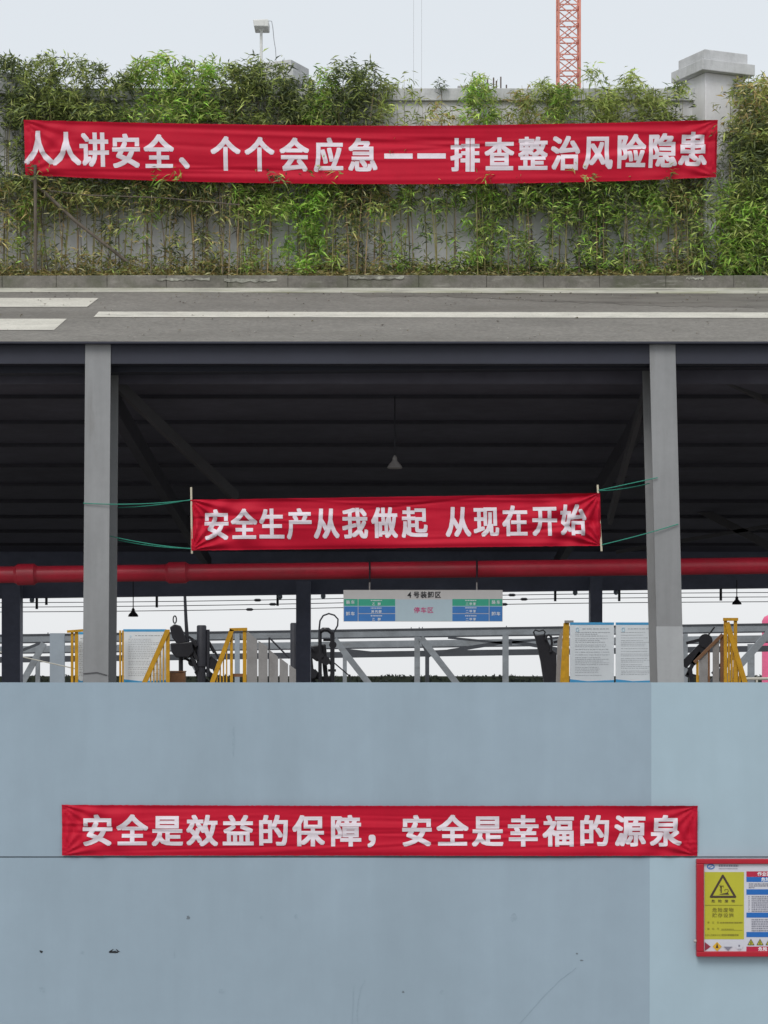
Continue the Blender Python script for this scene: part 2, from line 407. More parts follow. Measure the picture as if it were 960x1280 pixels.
# ------------------------------------------------------------------ steel shed
RB = 50.0      # rear edge of the shed roof
def zc(D): return EYE + 4.16 - 1.55 * (D - 30.0) / 20.0
shed = thing('steel_shed', (0, 45, YARD), 'open steel shed with a dark roof, grey front columns and knee braces', 'shed')
SX = 22.0
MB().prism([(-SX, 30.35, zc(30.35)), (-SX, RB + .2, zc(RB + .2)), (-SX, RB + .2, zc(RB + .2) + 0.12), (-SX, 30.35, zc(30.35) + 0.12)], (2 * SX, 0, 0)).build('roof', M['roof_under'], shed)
# front girder: web, flanges
ft = P(0, 428.0, 30).z; fb = P(0, 453, 30).z
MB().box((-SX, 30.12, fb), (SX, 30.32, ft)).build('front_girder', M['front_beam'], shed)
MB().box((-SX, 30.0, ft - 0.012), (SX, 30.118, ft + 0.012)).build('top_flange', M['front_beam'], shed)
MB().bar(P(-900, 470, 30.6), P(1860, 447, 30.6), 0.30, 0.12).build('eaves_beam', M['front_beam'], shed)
MB().tube([P(-900, 492, 31.4), P(1860, 452, 31.4)], 0.018).build('conduit', M['brace'], shed)
for px, py in ((225, 476), (757, 467), (478, 471)):
    a = P(px, py, 31.4); MB().box((a.x - 0.03, 31.36, a.z - 0.06), (a.x + 0.03, 31.44, a.z + 0.12)).build('conduit_clip', M['brace'], shed)
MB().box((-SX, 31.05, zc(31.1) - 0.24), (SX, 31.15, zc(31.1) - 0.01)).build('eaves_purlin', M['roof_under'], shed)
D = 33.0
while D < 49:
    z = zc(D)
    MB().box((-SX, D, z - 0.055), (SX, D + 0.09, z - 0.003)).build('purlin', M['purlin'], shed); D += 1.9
def column(px_top, px_bot, w_px, D, ytop, ybot=None, m='col_paint', depth=0.9, pale=None, nm='column'):
    """an H section: front and rear flange with a web between"""
    zt = P(0, ytop, D).z; zb = YARD
    ct, cb = P(px_top, 0, D).x, P(px_bot, 0, D).x
    cb = cb + (cb - ct) * 0.42                      # carry the lean on down to the yard
    w = w_px / F * D / 2
    mb = MB()
    def slab(x0, x1, y0, y1):
        mb.add([(cb + x0, y0, zb), (cb + x1, y0, zb), (cb + x1, y1, zb), (cb + x0, y1, zb), (ct + x0, y0, zt), (ct + x1, y0, zt), (ct + x1, y1, zt), (ct + x0, y1, zt)],
               [(0, 3, 2, 1), (4, 5, 6, 7), (0, 1, 5, 4), (1, 2, 6, 5), (2, 3, 7, 6), (3, 0, 4, 7)])
    slab(-w, w, D, D + 0.03); slab(-0.06, 0.06, D + 0.03, D + depth - 0.03); slab(-w, w, D + depth - 0.03, D + depth)
    c = mb.build(nm, M[m], shed, bevel=0.004)
    MB().box((cb - w * 1.6, D - 0.1, zb), (cb + w * 1.6, D + depth + 0.1, zb + 0.03)).build('base_plate', M['brace'], c)
    if pale:
        z2 = P(0, pale, D).z; k = (z2 - zb) / (zt - zb); xm = cb + (ct - cb) * k
        mp = MB().add([(cb - w - .003, D - 0.004, zb + 0.04), (cb + w + .003, D - 0.004, zb + 0.04), (xm + w + .003, D - 0.004, z2), (xm - w - .003, D - 0.004, z2),
                       (cb - w - .003, D + 0.032, zb + 0.04), (cb + w + .003, D + 0.032, zb + 0.04), (xm + w + .003, D + 0.032, z2), (xm - w - .003, D + 0.032, z2)],
                      [(0, 1, 2, 3), (7, 6, 5, 4), (0, 4, 5, 1), (1, 5, 6, 2), (2, 6, 7, 3), (3, 7, 4, 0)])
        mp.build('repainted_foot', M['col_pale'], c)
    return c
cl = column(122.5, 119.5, 32, 30.1, 430)
cr = column(828, 838.5, 32.5, 30.1, 430, pale=783)
cl['label'] = 'grey column with cracked paint'; cr['label'] = 'grey column with a paler lower half'
MB().bar(P(104, 842, 30.09), P(121, 840.5, 30.09), 0.004, 0.010).build('paint_crack', M['brace'], cl)
MB().bar(P(121, 840.5, 30.09), P(134, 844, 30.09), 0.004, 0.010).build('paint_crack', M['brace'], cl)
for px in (-590, 1540): column(px, px, 32, 30.1, 430)
# back girder, its columns and hangers
def by(px): return 748 - 13.0 * px / 960.0          # lower edge of the back girder
BD = 49.5
MB().prism([P(-700, by(-700), BD), P(1660, by(1660), BD), P(1660, by(1660) - 62, BD), P(-700, by(-700) - 62, BD)], (0, 0.3, 0)).build('back_girder', M['dark_steel'], shed)
for px, w in ((13.5, 23), (379, 18), (745.5, 15), (-350, 18), (1110, 18)):
    a = P(px, by(px) + 2, 48.9); hw = w / F * 48.9 / 2
    MB().box((a.x - hw, 48.9, YARD), (a.x + hw, 49.3, a.z + 0.3)).build('rear_column', M['dark_steel'], shed)
for px, l in ((46, 14), (196, 14), (347, 14), (694, 13), (774, 14), (901, 15), (58, 9)):
    a = P(px, by(px) - 4, BD + 0.15); b = P(px, by(px) + l, BD + 0.15)
    MB().box((a.x - 0.025, a.y - 0.02, b.z), (a.x + 0.025, a.y + 0.02, a.z)).build('hanger', M['charcoal'], shed)
for px, py in ((40, 742), (350, 743), (404, 742), (596, 738), (719, 736), (770, 735)):
    a = P(px, by(px) + 3, BD + 0.1)
    MB().lathe(a, [(0.02, -0.05), (0.05, -0.02), (0.05, 0.03), (0.02, 0.06)], 10).build('bracket_bolt', M['galv_pale'], shed)
# knee and wind braces under the roof
for a, b, w in ((P(140, 474, 31.2), P(296, 622, 34.5), 0.16), (P(812, 470, 31.2), P(762, 650, 34.5), 0.15), (P(848, 446, 31.2), P(975, 508, 33.5), 0.09),
                (P(772, 598, 40), P(1000, 530, 40), 0.07), (P(862, 630, 44), P(975, 690, 44), 0.14), (P(770, 690, 44), P(975, 655, 44), 0.07)):
    MB().bar(a, b, 0.06, w, up=(0, 0, 1)).build('brace', M['purlin' if w < 0.065 else 'brace'], shed)
for px in (122, 832, -590, 1540):
    xx = P(px, 0, 30).x
    MB().prism([(xx - .07, 31.0, zc(31.0) - 0.52), (xx - .07, 48.8, zc(48.8) - 0.46), (xx - .07, 48.8, zc(48.8) - 0.225), (xx - .07, 31.0, zc(31.0) - 0.225)], (0.14, 0, 0)).build('rafter', M['purlin'], shed)

# ------------------------------------------------------------------ upper deck: ramped road over the shed roof
DA, DB = 37.0, 45.4
zA = P(0, 427.2, DA).z; zB = P(0, 361, DB).z; SL = (zB - zA) / (DB - DA)
def rz(D): return zA + SL * (D - DA)
def on_road(px, py, lift=0.004):
    k = (HOR - py) / F
    D = (zA - EYE - SL * DA) / (k - SL)
    p = P(px, py, D); p.z += lift; return p
UX = 21.8
d = MB()
d.prism([(-UX, 30.33, EYE + 4.19), (-UX, DA, zA - 0.02), (-UX, DA, zA - 0.3), (-UX, 31.2, EYE + 4.12)], (2 * UX, 0, 0))
tag(d.build('roof_apron', M['dark_steel'], loc=(0, DA, zA)), kind='structure')
d = MB().prism([(-UX, DA, zA), (-UX, 46.9, rz(46.9)), (-UX, 53, rz(46.9)), (-UX, 53, rz(46.9) - 0.5), (-UX, 46.9, rz(46.9) - 0.5), (-UX, DA, zA - 0.35)], (2 * UX, 0, 0))
tag(d.build('road', M['asphalt'], loc=(0, 42, zA)), kind='structure')
for sx in (-1, 1):       # the closed sides between shed roof and deck, and the closed rear
    x0 = sx * (UX - 0.2)
    MB().prism([(x0, 31, zc(31) + 0.13), (x0, 50, zc(50) + 0.13), (x0, 50, rz(46.9) - 0.51), (x0, 47, rz(46.9) - 0.51), (x0, 37, zA - 0.37)], (sx * 0.15, 0, 0)).build('side_cladding', M['dark_steel'], shed)
MB().box((-UX + 0.3, 49.8, zc(49.9) + 0.14), (UX - 0.3, 50.0, rz(46.9) - 0.52)).build('rear_cladding', M['dark_steel'], shed)
def patch(name, pts, m, lift):
    mb = MB(); mb.add([on_road(x, y, lift) for x, y in pts], [tuple(range(len(pts)))])
    return tag(mb.build(name, M[m]), kind='structure')
patch('road_marking', [(-620, 372.5), (123.5, 373), (109, 384), (-620, 384.5)], 'paint', 0.008)
patch('road_marking', [(-620, 398.5), (83.5, 399), (67.5, 413), (-620, 413.5)], 'paint', 0.008)
patch('road_marking', [(123.5, 390), (1600, 392), (1600, 398.8), (117, 396.8)], 'paint', 0.008)
rr = random.Random(5)
def bottom(x): return 371 + max(0, min(1, (x - 560) / 240)) * 11 + max(0, x - 800) * 0.02
top = [(440 + i * 13, 367.0) for i in range(92)]
bot = [(1623 - i * 13, bottom(1623 - i * 13) + rr.uniform(-.9, .9)) for i in range(91)]
patch('damp_patch', [(440, 367.5)] + top + bot, 'asphalt_damp', 0.004)
# gutter strip and kerb stones
patch('gutter', [(-700, 359.9), (1660, 359.9), (1660, 367.4), (900, 367.2), (480, 366.4), (200, 365.6), (-700, 365.6)][::-1], 'gutter', 0.006)
kerb_t = []
zk = rz(45.55)
kx = -21.0; i = 0
rr = random.Random(11)
while kx < 21:
    w = rr.uniform(0.95, 1.35)
    j = rr.uniform(-0.008, 0.008)
    k = MB().box((kx, 45.52 + j, zk - 0.1), (kx + w - 0.004, 45.80, zk + 0.235 + j))
    o = k.build('kerb', M['kerb'], bevel=0.012)
    tag(o, kind='structure'); kx += w
for x0, x1, y0, y1 in ((437, 505, 344.6, 349.6), (196, 262, 346.5, 351), (280, 346, 347, 353), (858, 880, 346, 350)):
    D = 45.507
    rr2 = random.Random(int(x0)); n = 18
    a = [(x0 + (x1 - x0) * i / n, y0 + rr2.uniform(0, 2.0)) for i in range(n + 1)] + [(x1 - (x1 - x0) * i / n, y1 + rr2.uniform(-2.2, 0.4)) for i in range(n + 1)]
    tag(MB().prism([P(x, y, D) for x, y in a], (0, 0.02, 0)).build('kerb_mortar', M['kerb_pale']), kind='structure')
rr = random.Random(77); gr = MB()
for i in range(260):
    px = rr.uniform(-60, 1020); py = rr.choice((rr.triangular(366, 384, 367), rr.uniform(366, 426)))
    c_ = on_road(px, py, 0.008); r_ = rr.uniform(0.012, 0.035); a0 = rr.uniform(0, 6.28)
    gr.add([c_ + Vector((r_ * math.cos(a0 + t * 1.57) * rr.uniform(.5, 1.3), r_ * math.sin(a0 + t * 1.57) * rr.uniform(.5, 1.5), 0.006 if t % 2 else 0.016)) for t in range(4)], [(0, 1, 2, 3)])
    f_ = rr.choice(((.30, .27, .22), (.12, .10, .08), (.24, .20, .11), (.42, .40, .36))); gr.c.append(f_)
tag(gr.build('road_grit', leaf_mat('grit')), kind='stuff')
# planter soil
mb = MB(); nx, ny = 180, 6; rr = random.Random(3)
zw = P(0, 337, 46.6).z
for j in range(ny + 1):
    for i in range(nx + 1):
        y = 45.78 + (46.75 - 45.78) * j / ny; t = j / ny
        mb.v.append(Vector((-UX + 2 * UX * i / nx, y, zk + 0.19 + (zw - zk - 0.19) * t + rr.uniform(-.03, .03) * (j > 0))))
for j in range(ny):
    for i in range(nx):
        a = j * (nx + 1) + i; mb.f.append((a, a + 1, a + nx + 2, a + nx + 1))
tag(mb.build('soil', M['soil'], smooth=True), kind='structure')
def soil_z(y): return zk + 0.19 + (zw - zk - 0.19) * min(max((y - 45.78) / 0.97, 0), 1)

# ------------------------------------------------------------------ grey boundary wall with coping and pillars
GW = 46.62
z_cap = P(0, 111.5, GW).z; z_cap0 = P(0, 127, GW).z
gw = thing('boundary_wall', (0, GW, zw), 'grey rendered boundary wall with a concrete coping behind the bamboo', 'wall')
MB().box((-UX, GW, zw - 0.3), (UX, GW + 0.22, z_cap0)).build('wall_face', M['render'], gw)
MB().box((-UX, GW - 0.09, z_cap0 + 0.002), (UX, GW + 0.31, z_cap)).build('coping', M['coping'], gw, bevel=0.012)
def pillar(px, ang, top, w, label, back=0.12):
    c = P(px, 0, GW + back); zt = P(0, top, GW).z
    t = thing('wall_pillar', (c.x, c.y, zw - 0.2), label, 'pillar', 'pillars of the boundary wall')
    def blk(nm, hw, z0, z1, m):
        mb = MB(); r = Matrix.Rotation(R(ang), 3, 'Z')
        mb.box((-hw, -hw, z0), (hw, hw, z1)); mb.v = [r @ v for v in mb.v]
        mb.v = [Vector((v.x + c.x, v.y + c.y, v.z)) for v in mb.v]
        mb.build(nm, M[m], t, bevel=0.012)
    blk('shaft', w, zw - 0.2, zt - 0.43, 'render'); blk('cap', w * 1.37, zt - 0.428, zt - 0.215, 'coping'); blk('cap_top', w * 1.13, zt - 0.213, zt, 'coping')
pillar(891, 24, 70, 0.43, 'grey gate pillar with a stepped cap at the right end of the top banner')
pillar(352, -24, 70, 0.36, 'grey pillar with a stepped cap mostly hidden in bamboo below the pole camera', 0.78)
pillar(4, 20, 95, 0.36, 'grey pillar in bamboo shade left of the top banner')

# ------------------------------------------------------------------ behind the boundary wall
dz = rz(46.9)
c = thing('pole_camera', (P(326, 0, 47.6).x, 47.6, dz), 'white security camera on a thin white pole above the bamboo', 'camera')
MB().tube([(P(326.5, 0, 47.6).x, 47.6, dz), P(326.5, 38, 47.6)], 0.028).build('pole', M['white_dev'], c, smooth=True)
a = P(316, 24, 47.4); b = P(336, 33, 47.4)
MB().prism([P(316, 24.5, 47.4), P(334.5, 23.5, 47.4), P(336, 25.5, 47.4), P(335.5, 33, 47.4), P(317.5, 33, 47.4)], (0, 0.5, 0)).build('housing', M['white_dev'], c, bevel=0.015)
MB().rect(318, 25.5, 330, 32, 47.392, 0.01).build('lens', M['white_dev'], c)
MB().lathe(P(326.5, 39, 47.6), [(0.03, 0), (0.05, 0.02), (0.09, 0.07), (0.07, 0.1)], 14).build('bracket', M['white_dev'], c, smooth=True)
MB().tube([P(335, 26, 47.6), P(339.5, 26.5, 47.6), P(341, 34, 47.6), P(342.5, 50, 47.6), P(344.5, 62, 47.6), P(345, 72, 47.6), (P(345, 72, 47.6).x, 47.6, dz)], 0.007, 6).build('cable', M['cable'], c)

MD = 52.2
cx0 = P(710.5, 0, MD).x; hw = 13.2 / F * MD
cr_ = thing('tower_crane', (cx0, MD, dz), 'orange red lattice crane mast rising behind the boundary wall', 'crane')
ztop = EYE + 24.0
for sx in (-1, 1):
    for sy in (-1, 1):
        MB().bar((cx0 + sx * hw, MD + sy * hw, dz), (cx0 + sx * hw, MD + sy * hw, ztop), 0.045, 0.045).build('mast_leg', M['crane'], cr_)
step = 0.36; z = dz; k = 0
for side in range(4):
    mb = MB(); z = dz; k = 0
    while z < ztop - step:
        if side == 0: p, q = (cx0 - hw, MD - hw), (cx0 + hw, MD - hw)
        elif side == 1: p, q = (cx0 - hw, MD + hw), (cx0 + hw, MD + hw)
        elif side == 2: p, q = (cx0 - hw, MD - hw), (cx0 - hw, MD + hw)
        else: p, q = (cx0 + hw, MD - hw), (cx0 + hw, MD + hw)
        if k % 2: p, q = q, p
        mb.bar((p[0], p[1], z), (q[0], q[1], z + step), 0.02, 0.02)
        mb.bar((q[0], q[1], z), (p[0], p[1], z + step), 0.02, 0.02)
        mb.bar((p[0], p[1], z), (q[0], q[1], z), 0.024, 0.024)
        z += step; k += 1
    mb.build('mast_lattice', M['crane'], cr_)
jx = P(500, 0, MD).x
MB().bar((cx0 + 3, MD, ztop), (jx - 6, MD, ztop), 0.5, 0.45).build('jib', M['crane'], cr_)
for px in (517, 527):
    x = P(px, 0, MD).x
    MB().tube([(x, MD, dz + 0.4), (x, MD, ztop)], 0.004, 6).build('hoist_cable', M['hoist'], cr_)
xm = P(522, 0, MD).x
MB().box((xm - 0.16, MD - 0.06, dz + 0.2), (xm + 0.16, MD + 0.06, dz + 0.45)).build('hook_block', M['crane'], cr_)
# unfinished concrete stub with starter bars
cs = thing('unfinished_block', (P(600, 0, 51).x, 51, dz), 'raw concrete block with rusty starter bars peeping over the wall coping', 'building')
MB().box((P(572, 0, 51).x, 51, dz), (P(585, 0, 51).x, 51.6, P(0, 107, 51).z)).build('concrete_stub', M['concrete'], cs, bevel=0.01)
MB().box((P(596, 0, 51).x, 51, dz), (P(640, 0, 51).x, 52, P(0, 113, 51).z)).build('concrete_base', M['concrete'], cs, bevel=0.01)
for px, py in ((604, 103), (609.5, 98), (617, 97), (620.5, 101), (626, 96), (633, 106)):
    a = P(px, py, 51.4); MB().tube([(a.x, 51.4, P(0, 114, 51.4).z), a], 0.016, 6).build('starter_bar', M['rust'], cs)

# ------------------------------------------------------------------ banners
def make_banner(name, label, D, TL, TR, BL, BR, sag_t, sag_b, chars, cw, ch, wr, bold, seed, vmid=0.515, skew=None, tie=None):
    """cloth with tension folds; lettering follows its surface. corners in photo pixels at depth D"""
    rr = random.Random(seed)
    def xy(u, v):
        yt = TL[1] + (TR[1] - TL[1]) * u + sag_t * 4 * u * (1 - u)
        yb = BL[1] + (BR[1] - BL[1]) * u + sag_b * 4 * u * (1 - u)
        xl = TL[0] + (BL[0] - TL[0]) * v; xr = TR[0] + (BR[0] - TR[0]) * v
        return xl + (xr - xl) * u, yt + (yb - yt) * v
    W = (TR[0] - TL[0]) / F * D; H = (BL[1] - TL[1]) / F * D
    fl = [(rr.uniform(0.02, .98), rr.uniform(0.03, 0.12), rr.uniform(0.08, 0.92), rr.uniform(-0.9, 0.9), rr.uniform(0.3, 1.0) * rr.choice((1, 1, -1)), rr.uniform(0.022, 0.055)) for _ in range(26)]
    def disp(u, v):
        x, y = u * W, v * H; s = 0.0
        for cxn, cyn, sg in ((0, 0, 1), (W, 0, -1), (0, H, 1), (W, H, -1)):       # folds fanning out of each tied corner
            dx, dy = abs(x - cxn), abs(y - cyn); r = math.hypot(dx, dy) + 1e-6
            th = math.atan2(dy, dx)
            s += min(wr, 0.02) * 0.9 * math.exp(-r / (H * 2.6)) * math.sin(th * 17 + sg) * min(1, r / (H * .25))
        for k, (c, wd, vv, tl, am, th_) in enumerate(fl):                                     # long shallow creases
            dv = v - vv - tl * (u - c)
            s += wr * 0.62 * am * math.exp(-(dv / th_) ** 2) * math.exp(-((u - c) / (wd * 2.2)) ** 2)
        s += wr * 0.9 * math.sin(u * 9 + seed) * math.sin(v * 3.0 + 1)
        s += wr * 0.35 * math.sin(v * 14 + 2.2 * math.sin(u * 5 + seed)) * (0.5 + 0.5 * math.sin(u * 13 + seed))
        s += -wr * 0.9 * math.exp(-((v - 0.0) / 0.04) ** 2) + wr * 0.9 * math.exp(-((v - 1.0) / 0.05) ** 2)   # rolled hems
        return s
    def surf(u, v, off=0.0):
        px, py = xy(u, v); p = P(px, py, D); p.y = D + disp(u, v) - off; return p
    base = P(*xy(0.5, 1.0), D)
    t = thing(name, base, label, 'banner')
    nu, nv = 300, 60; mb = MB()
    jag = [[rr.uniform(-1, 1) * 0.0022 for _ in range(nu + 1)] for _ in range(2)]
    for j in range(nv + 1):
        for i in range(nu + 1):
            p = surf(i / nu, j / nv)
            if j == 0: p.z += jag[0][i]
            if j == nv: p.z += jag[1][i]
            mb.v.append(p)
    for j in range(nv):
        for i in range(nu):
            a = j * (nu + 1) + i; mb.f.append((a, a + 1, a + nu + 2, a + nu + 1))
    cloth = mb.build('cloth', M['red_cloth'], t, smooth=True)
    # lettering, cut finely enough to drape with the cloth; heavier weight from nine shifted copies
    lm = MB(); lay = 0
    for c, px in chars:
        _x, yt = xy((px - TL[0]) / (TR[0] - TL[0]), vmid)
        pts, fs_ = glyph_px(c, px, yt, cw, ch, 0.0)
        b_ = bold
        if c == '—':
            pts = [(px - 17.4, yt - 2.8), (px + 17.4, yt - 2.8), (px + 17.4, yt + 3.2), (px - 17.4, yt + 3.2)]; fs_ = [(3, 2, 1, 0)]; b_ = 0.4
        bm = bmesh.new()
        bv = [bm.verts.new((x, y, 0)) for x, y in pts]
        for f in fs_:
            try: bm.faces.new([bv[i] for i in f])
            except ValueError: pass
        ys = [p[1] for p in pts]; xs = [p[0] for p in pts]
        for axis, lo, hi, stp in ((0, min(xs), max(xs), 4.0), (1, min(ys), max(ys), 2.6)):
            q = lo + stp
            while q < hi:
                co = (q, 0, 0) if axis == 0 else (0, q, 0); no = (1, 0, 0) if axis == 0 else (0, 1, 0)
                bmesh.ops.bisect_plane(bm, geom=bm.verts[:] + bm.edges[:] + bm.faces[:], plane_co=co, plane_no=no)
                q += stp
        bm.verts.index_update()
        for k in range(9):
            ox, oy = ((0, 0), (1, 1), (1, -1), (-1, 1), (-1, -1), (1, 0), (-1, 0), (0, 1), (0, -1))[k]; ox *= b_; oy *= b_ * 0.8
            vv = []
            for v in bm.verts:
                x, y = v.co.x + ox, v.co.y + oy
                u = (x - TL[0]) / (TR[0] - TL[0]); x_, y0 = xy(u, 0); x_, y1 = xy(u, 1)
                vv.append(surf(u, (y - y0) / (y1 - y0), 0.004 + 0.0003 * k))
            lm.add(vv, [[q.index for q in f.verts] for f in bm.faces])
        bm.free()
    lm.build('lettering', M['letter'], cloth, smooth=True)
    return t, surf

b1 = list(zip('人人讲安全、个个会应急——排查整治风险隐患',
              (47, 82, 117, 157, 198, 241, 281.5, 324, 367.5, 410.5, 453.5, 498, 539.5, 581.5, 624.5, 666.5, 707.5, 747.5, 789, 828.5, 866.5)))
banner1, s1 = make_banner('roadside_banner', 'longest red banner with white lettering hung across the bamboo along the road', 45.72,
                          (29.5, 150), (897, 150.5), (31.5, 218), (895.5, 221), 7, 10.5, b1, 31.0, 38.5, 0.032, 1.25, 3)
b2 = list(zip('安全生产从我做起从现在开始', (270, 304.5, 339, 374, 407.5, 443, 480, 517.5, 572, 607, 643, 680, 715.5)))
banner2, s2 = make_banner('shed_banner', 'shortest red banner with white lettering strung between the two grey shed columns', 30.0,
                          (238, 624.5), (750, 616.5), (239, 688), (752, 682), 0.6, 0.0, b2, 26.8, 35.0, 0.022, 1.1, 8)
b3 = list(zip('安全是效益的保障，安全是幸福的源泉', (121.5, 165, 209, 252.5, 297.5, 341.5, 385.5, 432, 475, 521, 565.5, 609.5, 654, 698.5, 743, 787.5, 832)))
banner3, s3 = make_banner('wall_banner', 'red banner with white lettering fixed flat on the blue grey wall', 25.965,
                          (77, 1006), (872, 1007), (77.5, 1069.5), (872, 1070), 0.6, 0, b3, 33.0, 35.5, 0.013, 1.2, 14)
# sticks in the ends of the shed banner and the ropes that tie them
for px0, y0, px1, y1, lab in ((239, 609, 240, 692, 'pale stick through the rope end of the shed banner near the cracked column'),
                              (747, 606, 752, 689, 'pale stick through the shed banner end near the half repainted column')):
    a, b = P(px0, y0, 30.03), P(px1, y1, 30.03)
    tag(MB().tube([a, b], 0.013, 8).build('banner_stick', M['stick'], smooth=True), lab, 'stick', 'sticks holding the shed banner')
def rope(p, q, sag, lab):
    pts = [p.lerp(q, i / 12) + Vector((0, 0, -sag * 4 * (i / 12) * (1 - i / 12))) for i in range(13)]
    tag(MB().tube(pts, 0.0058, 6).build('rope', M['rope'], smooth=True), lab, 'rope', 'green ropes of the shed banner')
rope(P(239, 625, 30.02), P(104, 629, 30.08), 0.03, 'green rope from the top corner of the shed banner around the cracked column')
rope(P(239, 624.5, 30.05), P(147, 634.5, 30.9), 0.02, 'slack green rope loop at the upper end beside the cracked column')
rope(P(240, 686, 30.02), P(137, 670, 30.4), 0.02, 'green rope from the bottom corner of the shed banner to the cracked column')
rope(P(240, 685.5, 30.05), P(147, 675, 30.9), 0.025, 'second green rope strand at the lower end beside the cracked column')
rope(P(748, 613, 30.02), P(822, 597, 30.08), 0.0, 'green rope from the top corner of the shed banner to the half repainted column')
rope(P(748, 613.5, 30.05), P(812, 604, 30.9), 0.02, 'slack green rope at the top near the half repainted column')
rope(P(752, 681, 30.02), P(848, 655, 30.08), 0.01, 'green rope from the bottom corner of the shed banner across the half repainted column')

# ------------------------------------------------------------------ red pipe, sign, lamps
def py_(px): return 718.5 - 11.5 * px / 960
PD = 33.0
pp = thing('red_pipe', P(480, py_(480), PD), 'thick red pipe with collars running under the dark shed roof', 'pipe')
MB().tube([P(-700, py_(-700), PD), P(1660, py_(1660), PD)], 0.115, 24).build('pipe_run', M['red_pipe'], pp, smooth=True)
for x0, x1 in ((21, 44), (210, 233.5), (-420, -398), (1090, 1112)):
    MB().tube([P(x0 - 3, py_(x0), PD), P(x0, py_(x0), PD), P(x0 + 1, py_(x0), PD), P(x1 - 1, py_(x1), PD), P(x1, py_(x1), PD), P(x1 + 3, py_(x1), PD)],
              [0.117, 0.134, 0.148, 0.148, 0.134, 0.117], 24).build('collar', M['red_pipe'], pp, smooth=True)
for px in (-240, 126, 834, 1250):
    a = P(px, py_(px), PD); MB().box((a.x - .02, PD - .02, a.z + 0.1), (a.x + .02, PD + .02, zc(PD))).build('hanger_rod', M['charcoal'], pp)

SD = 32.6
sg = thing('hanging_sign', P(528, 777, SD), 'hanging white, green and blue bay sign below the red pipe', 'sign')
MB().rect(429.3, 737.5, 628.3, 776.8, SD, 0.04).build('panel', M['sign_top'], sg)
MB().rect(494, 749.3, 565.5, 776.3, SD - 0.003, 0.002).build('middle_field', M['sign_mid'], sg)
mbl = MB()
for x0, x1 in ((430, 447.2), (448, 494)):
    MB().rect(x0, 748.8, x1, 757.3, SD - 0.003, 0.002).build('green_field', M['sign_green'], sg)
for x0, x1 in ((565.5, 611), (611.8, 627.8)):
    MB().rect(x0, 748.8, x1, 757.3, SD - 0.003, 0.002).build('green_field', M['sign_green'], sg)
for x0, x1, y0, y1 in ((430, 447.2, 758.2, 776.4), (448, 494, 758.2, 766.6), (448, 494, 767.4, 776.4), (565.5, 611, 758.2, 766.6), (565.5, 611, 767.4, 776.4), (611.8, 627.8, 758.2, 776.4)):
    MB().rect(x0, y0, x1, y1, SD - 0.003, 0.002).build('blue_field', M['sign_blue'], sg)
mbl.rect(429.5, 757.35, 494, 758.15, SD - 0.004, 0.002); mbl.rect(565.5, 757.35, 628, 758.15, SD - 0.004, 0.002)
mbl.build('dividing_line', M['sign_line'], sg)
mb = MB(); write(mb, '4号装卸区', 529.5, 743.6, 6.6, 7.6, SD - 0.005, 8.9, 0.02); mb.build('lettering', M['ink'], sg)
mb = MB(); write(mb, '停车区', 529.5, 762.8, 6.6, 6.8, SD - 0.006, 8.4, 0.015); mb.build('lettering', M['magenta'], sg)
mb = MB()
write(mb, '装车', 438, 752.8, 4.2, 4.4, SD - 0.006, 6, 0.02); write(mb, '卸车', 438, 767.2, 4.4, 4.6, SD - 0.006, 6, 0.02)
write(mb, '装车', 620, 752.8, 4.2, 4.4, SD - 0.006, 6, 0.02); write(mb, '卸车', 620, 767.2, 4.4, 4.6, SD - 0.006, 6, 0.02)
for i, (cx, cy, t) in enumerate(((470.5, 755, '乙醇'), (470.5, 764.5, '异丙醇'), (470.5, 774.2, '乙醇'), (588.5, 755, '二甲苯'), (588.5, 764.2, '二甲苯'), (588.5, 774.2, '二甲苯'))):
    write(mb, t, cx, cy, 3.2, 3.4, SD - 0.006, 7 if len(t) == 2 else 4.6, 0.02)
    dashes(mb, cx - 7, cx + 7, cy - 4.4, 1.2, SD - 0.006, i, unit=1.3)
mb.build('lettering', M['white_ink'], sg)
for px in (462, 596):
    a = P(px, 737.5, SD + 0.02); b = P(px, py_(px) - 8, SD + 0.02)
    MB().tube([a, P(px, 728, SD - 0.0), ], 0.010, 8).build('rod', M['lamp'], sg)
    MB().tube([P(px, 728, SD), P(px + .3, py_(px), PD - 0.16), P(px, py_(px) - 12, PD - 0.05), P(px, py_(px) - 11, PD + 0.1)], 0.012, 8).build('strap', M['charcoal'], sg)

def lamp(px, py, D, ztop, m, label, s=1.0):
    c = P(px, py, D)
    t = thing('pendant_lamp', c, label, 'lamp', 'pendant lamps under the shed roof')
    MB().lathe(c, [(0.15 * s, -0.10 * s), (0.17 * s, -0.085 * s), (0.14 * s, -0.02 * s), (0.075 * s, 0.05 * s), (0.06 * s, 0.075 * s)], 24).build('lamp_shade', M[m], t, smooth=True)
    MB().lathe(c, [(0.05 * s, 0.076 * s), (0.055 * s, 0.13 * s), (0.03 * s, 0.17 * s), (0.012 * s, 0.2 * s)], 16).build('lamp_holder', M[m], t, smooth=True)
    MB().tube([c + Vector((0, 0, 0.19 * s)), (c.x, c.y, ztop)], 0.010, 8).build('drop_rod', M['charcoal'], t)
lamp(493.5, 580, 33, zc(33) - 0.02, 'lamp', 'grey pendant lamp hanging in the dark roof above the shed banner', 0.62)
lamp(166.5, 767, 48, EYE + 2.0, 'lamp_dark', 'dark pendant lamp hanging against the sky near the cracked column', 0.62)
lamp(921, 752, 48, EYE + 2.0, 'lamp_dark', 'dark pendant lamp hanging against the sky above the steep yellow stair', 0.58)
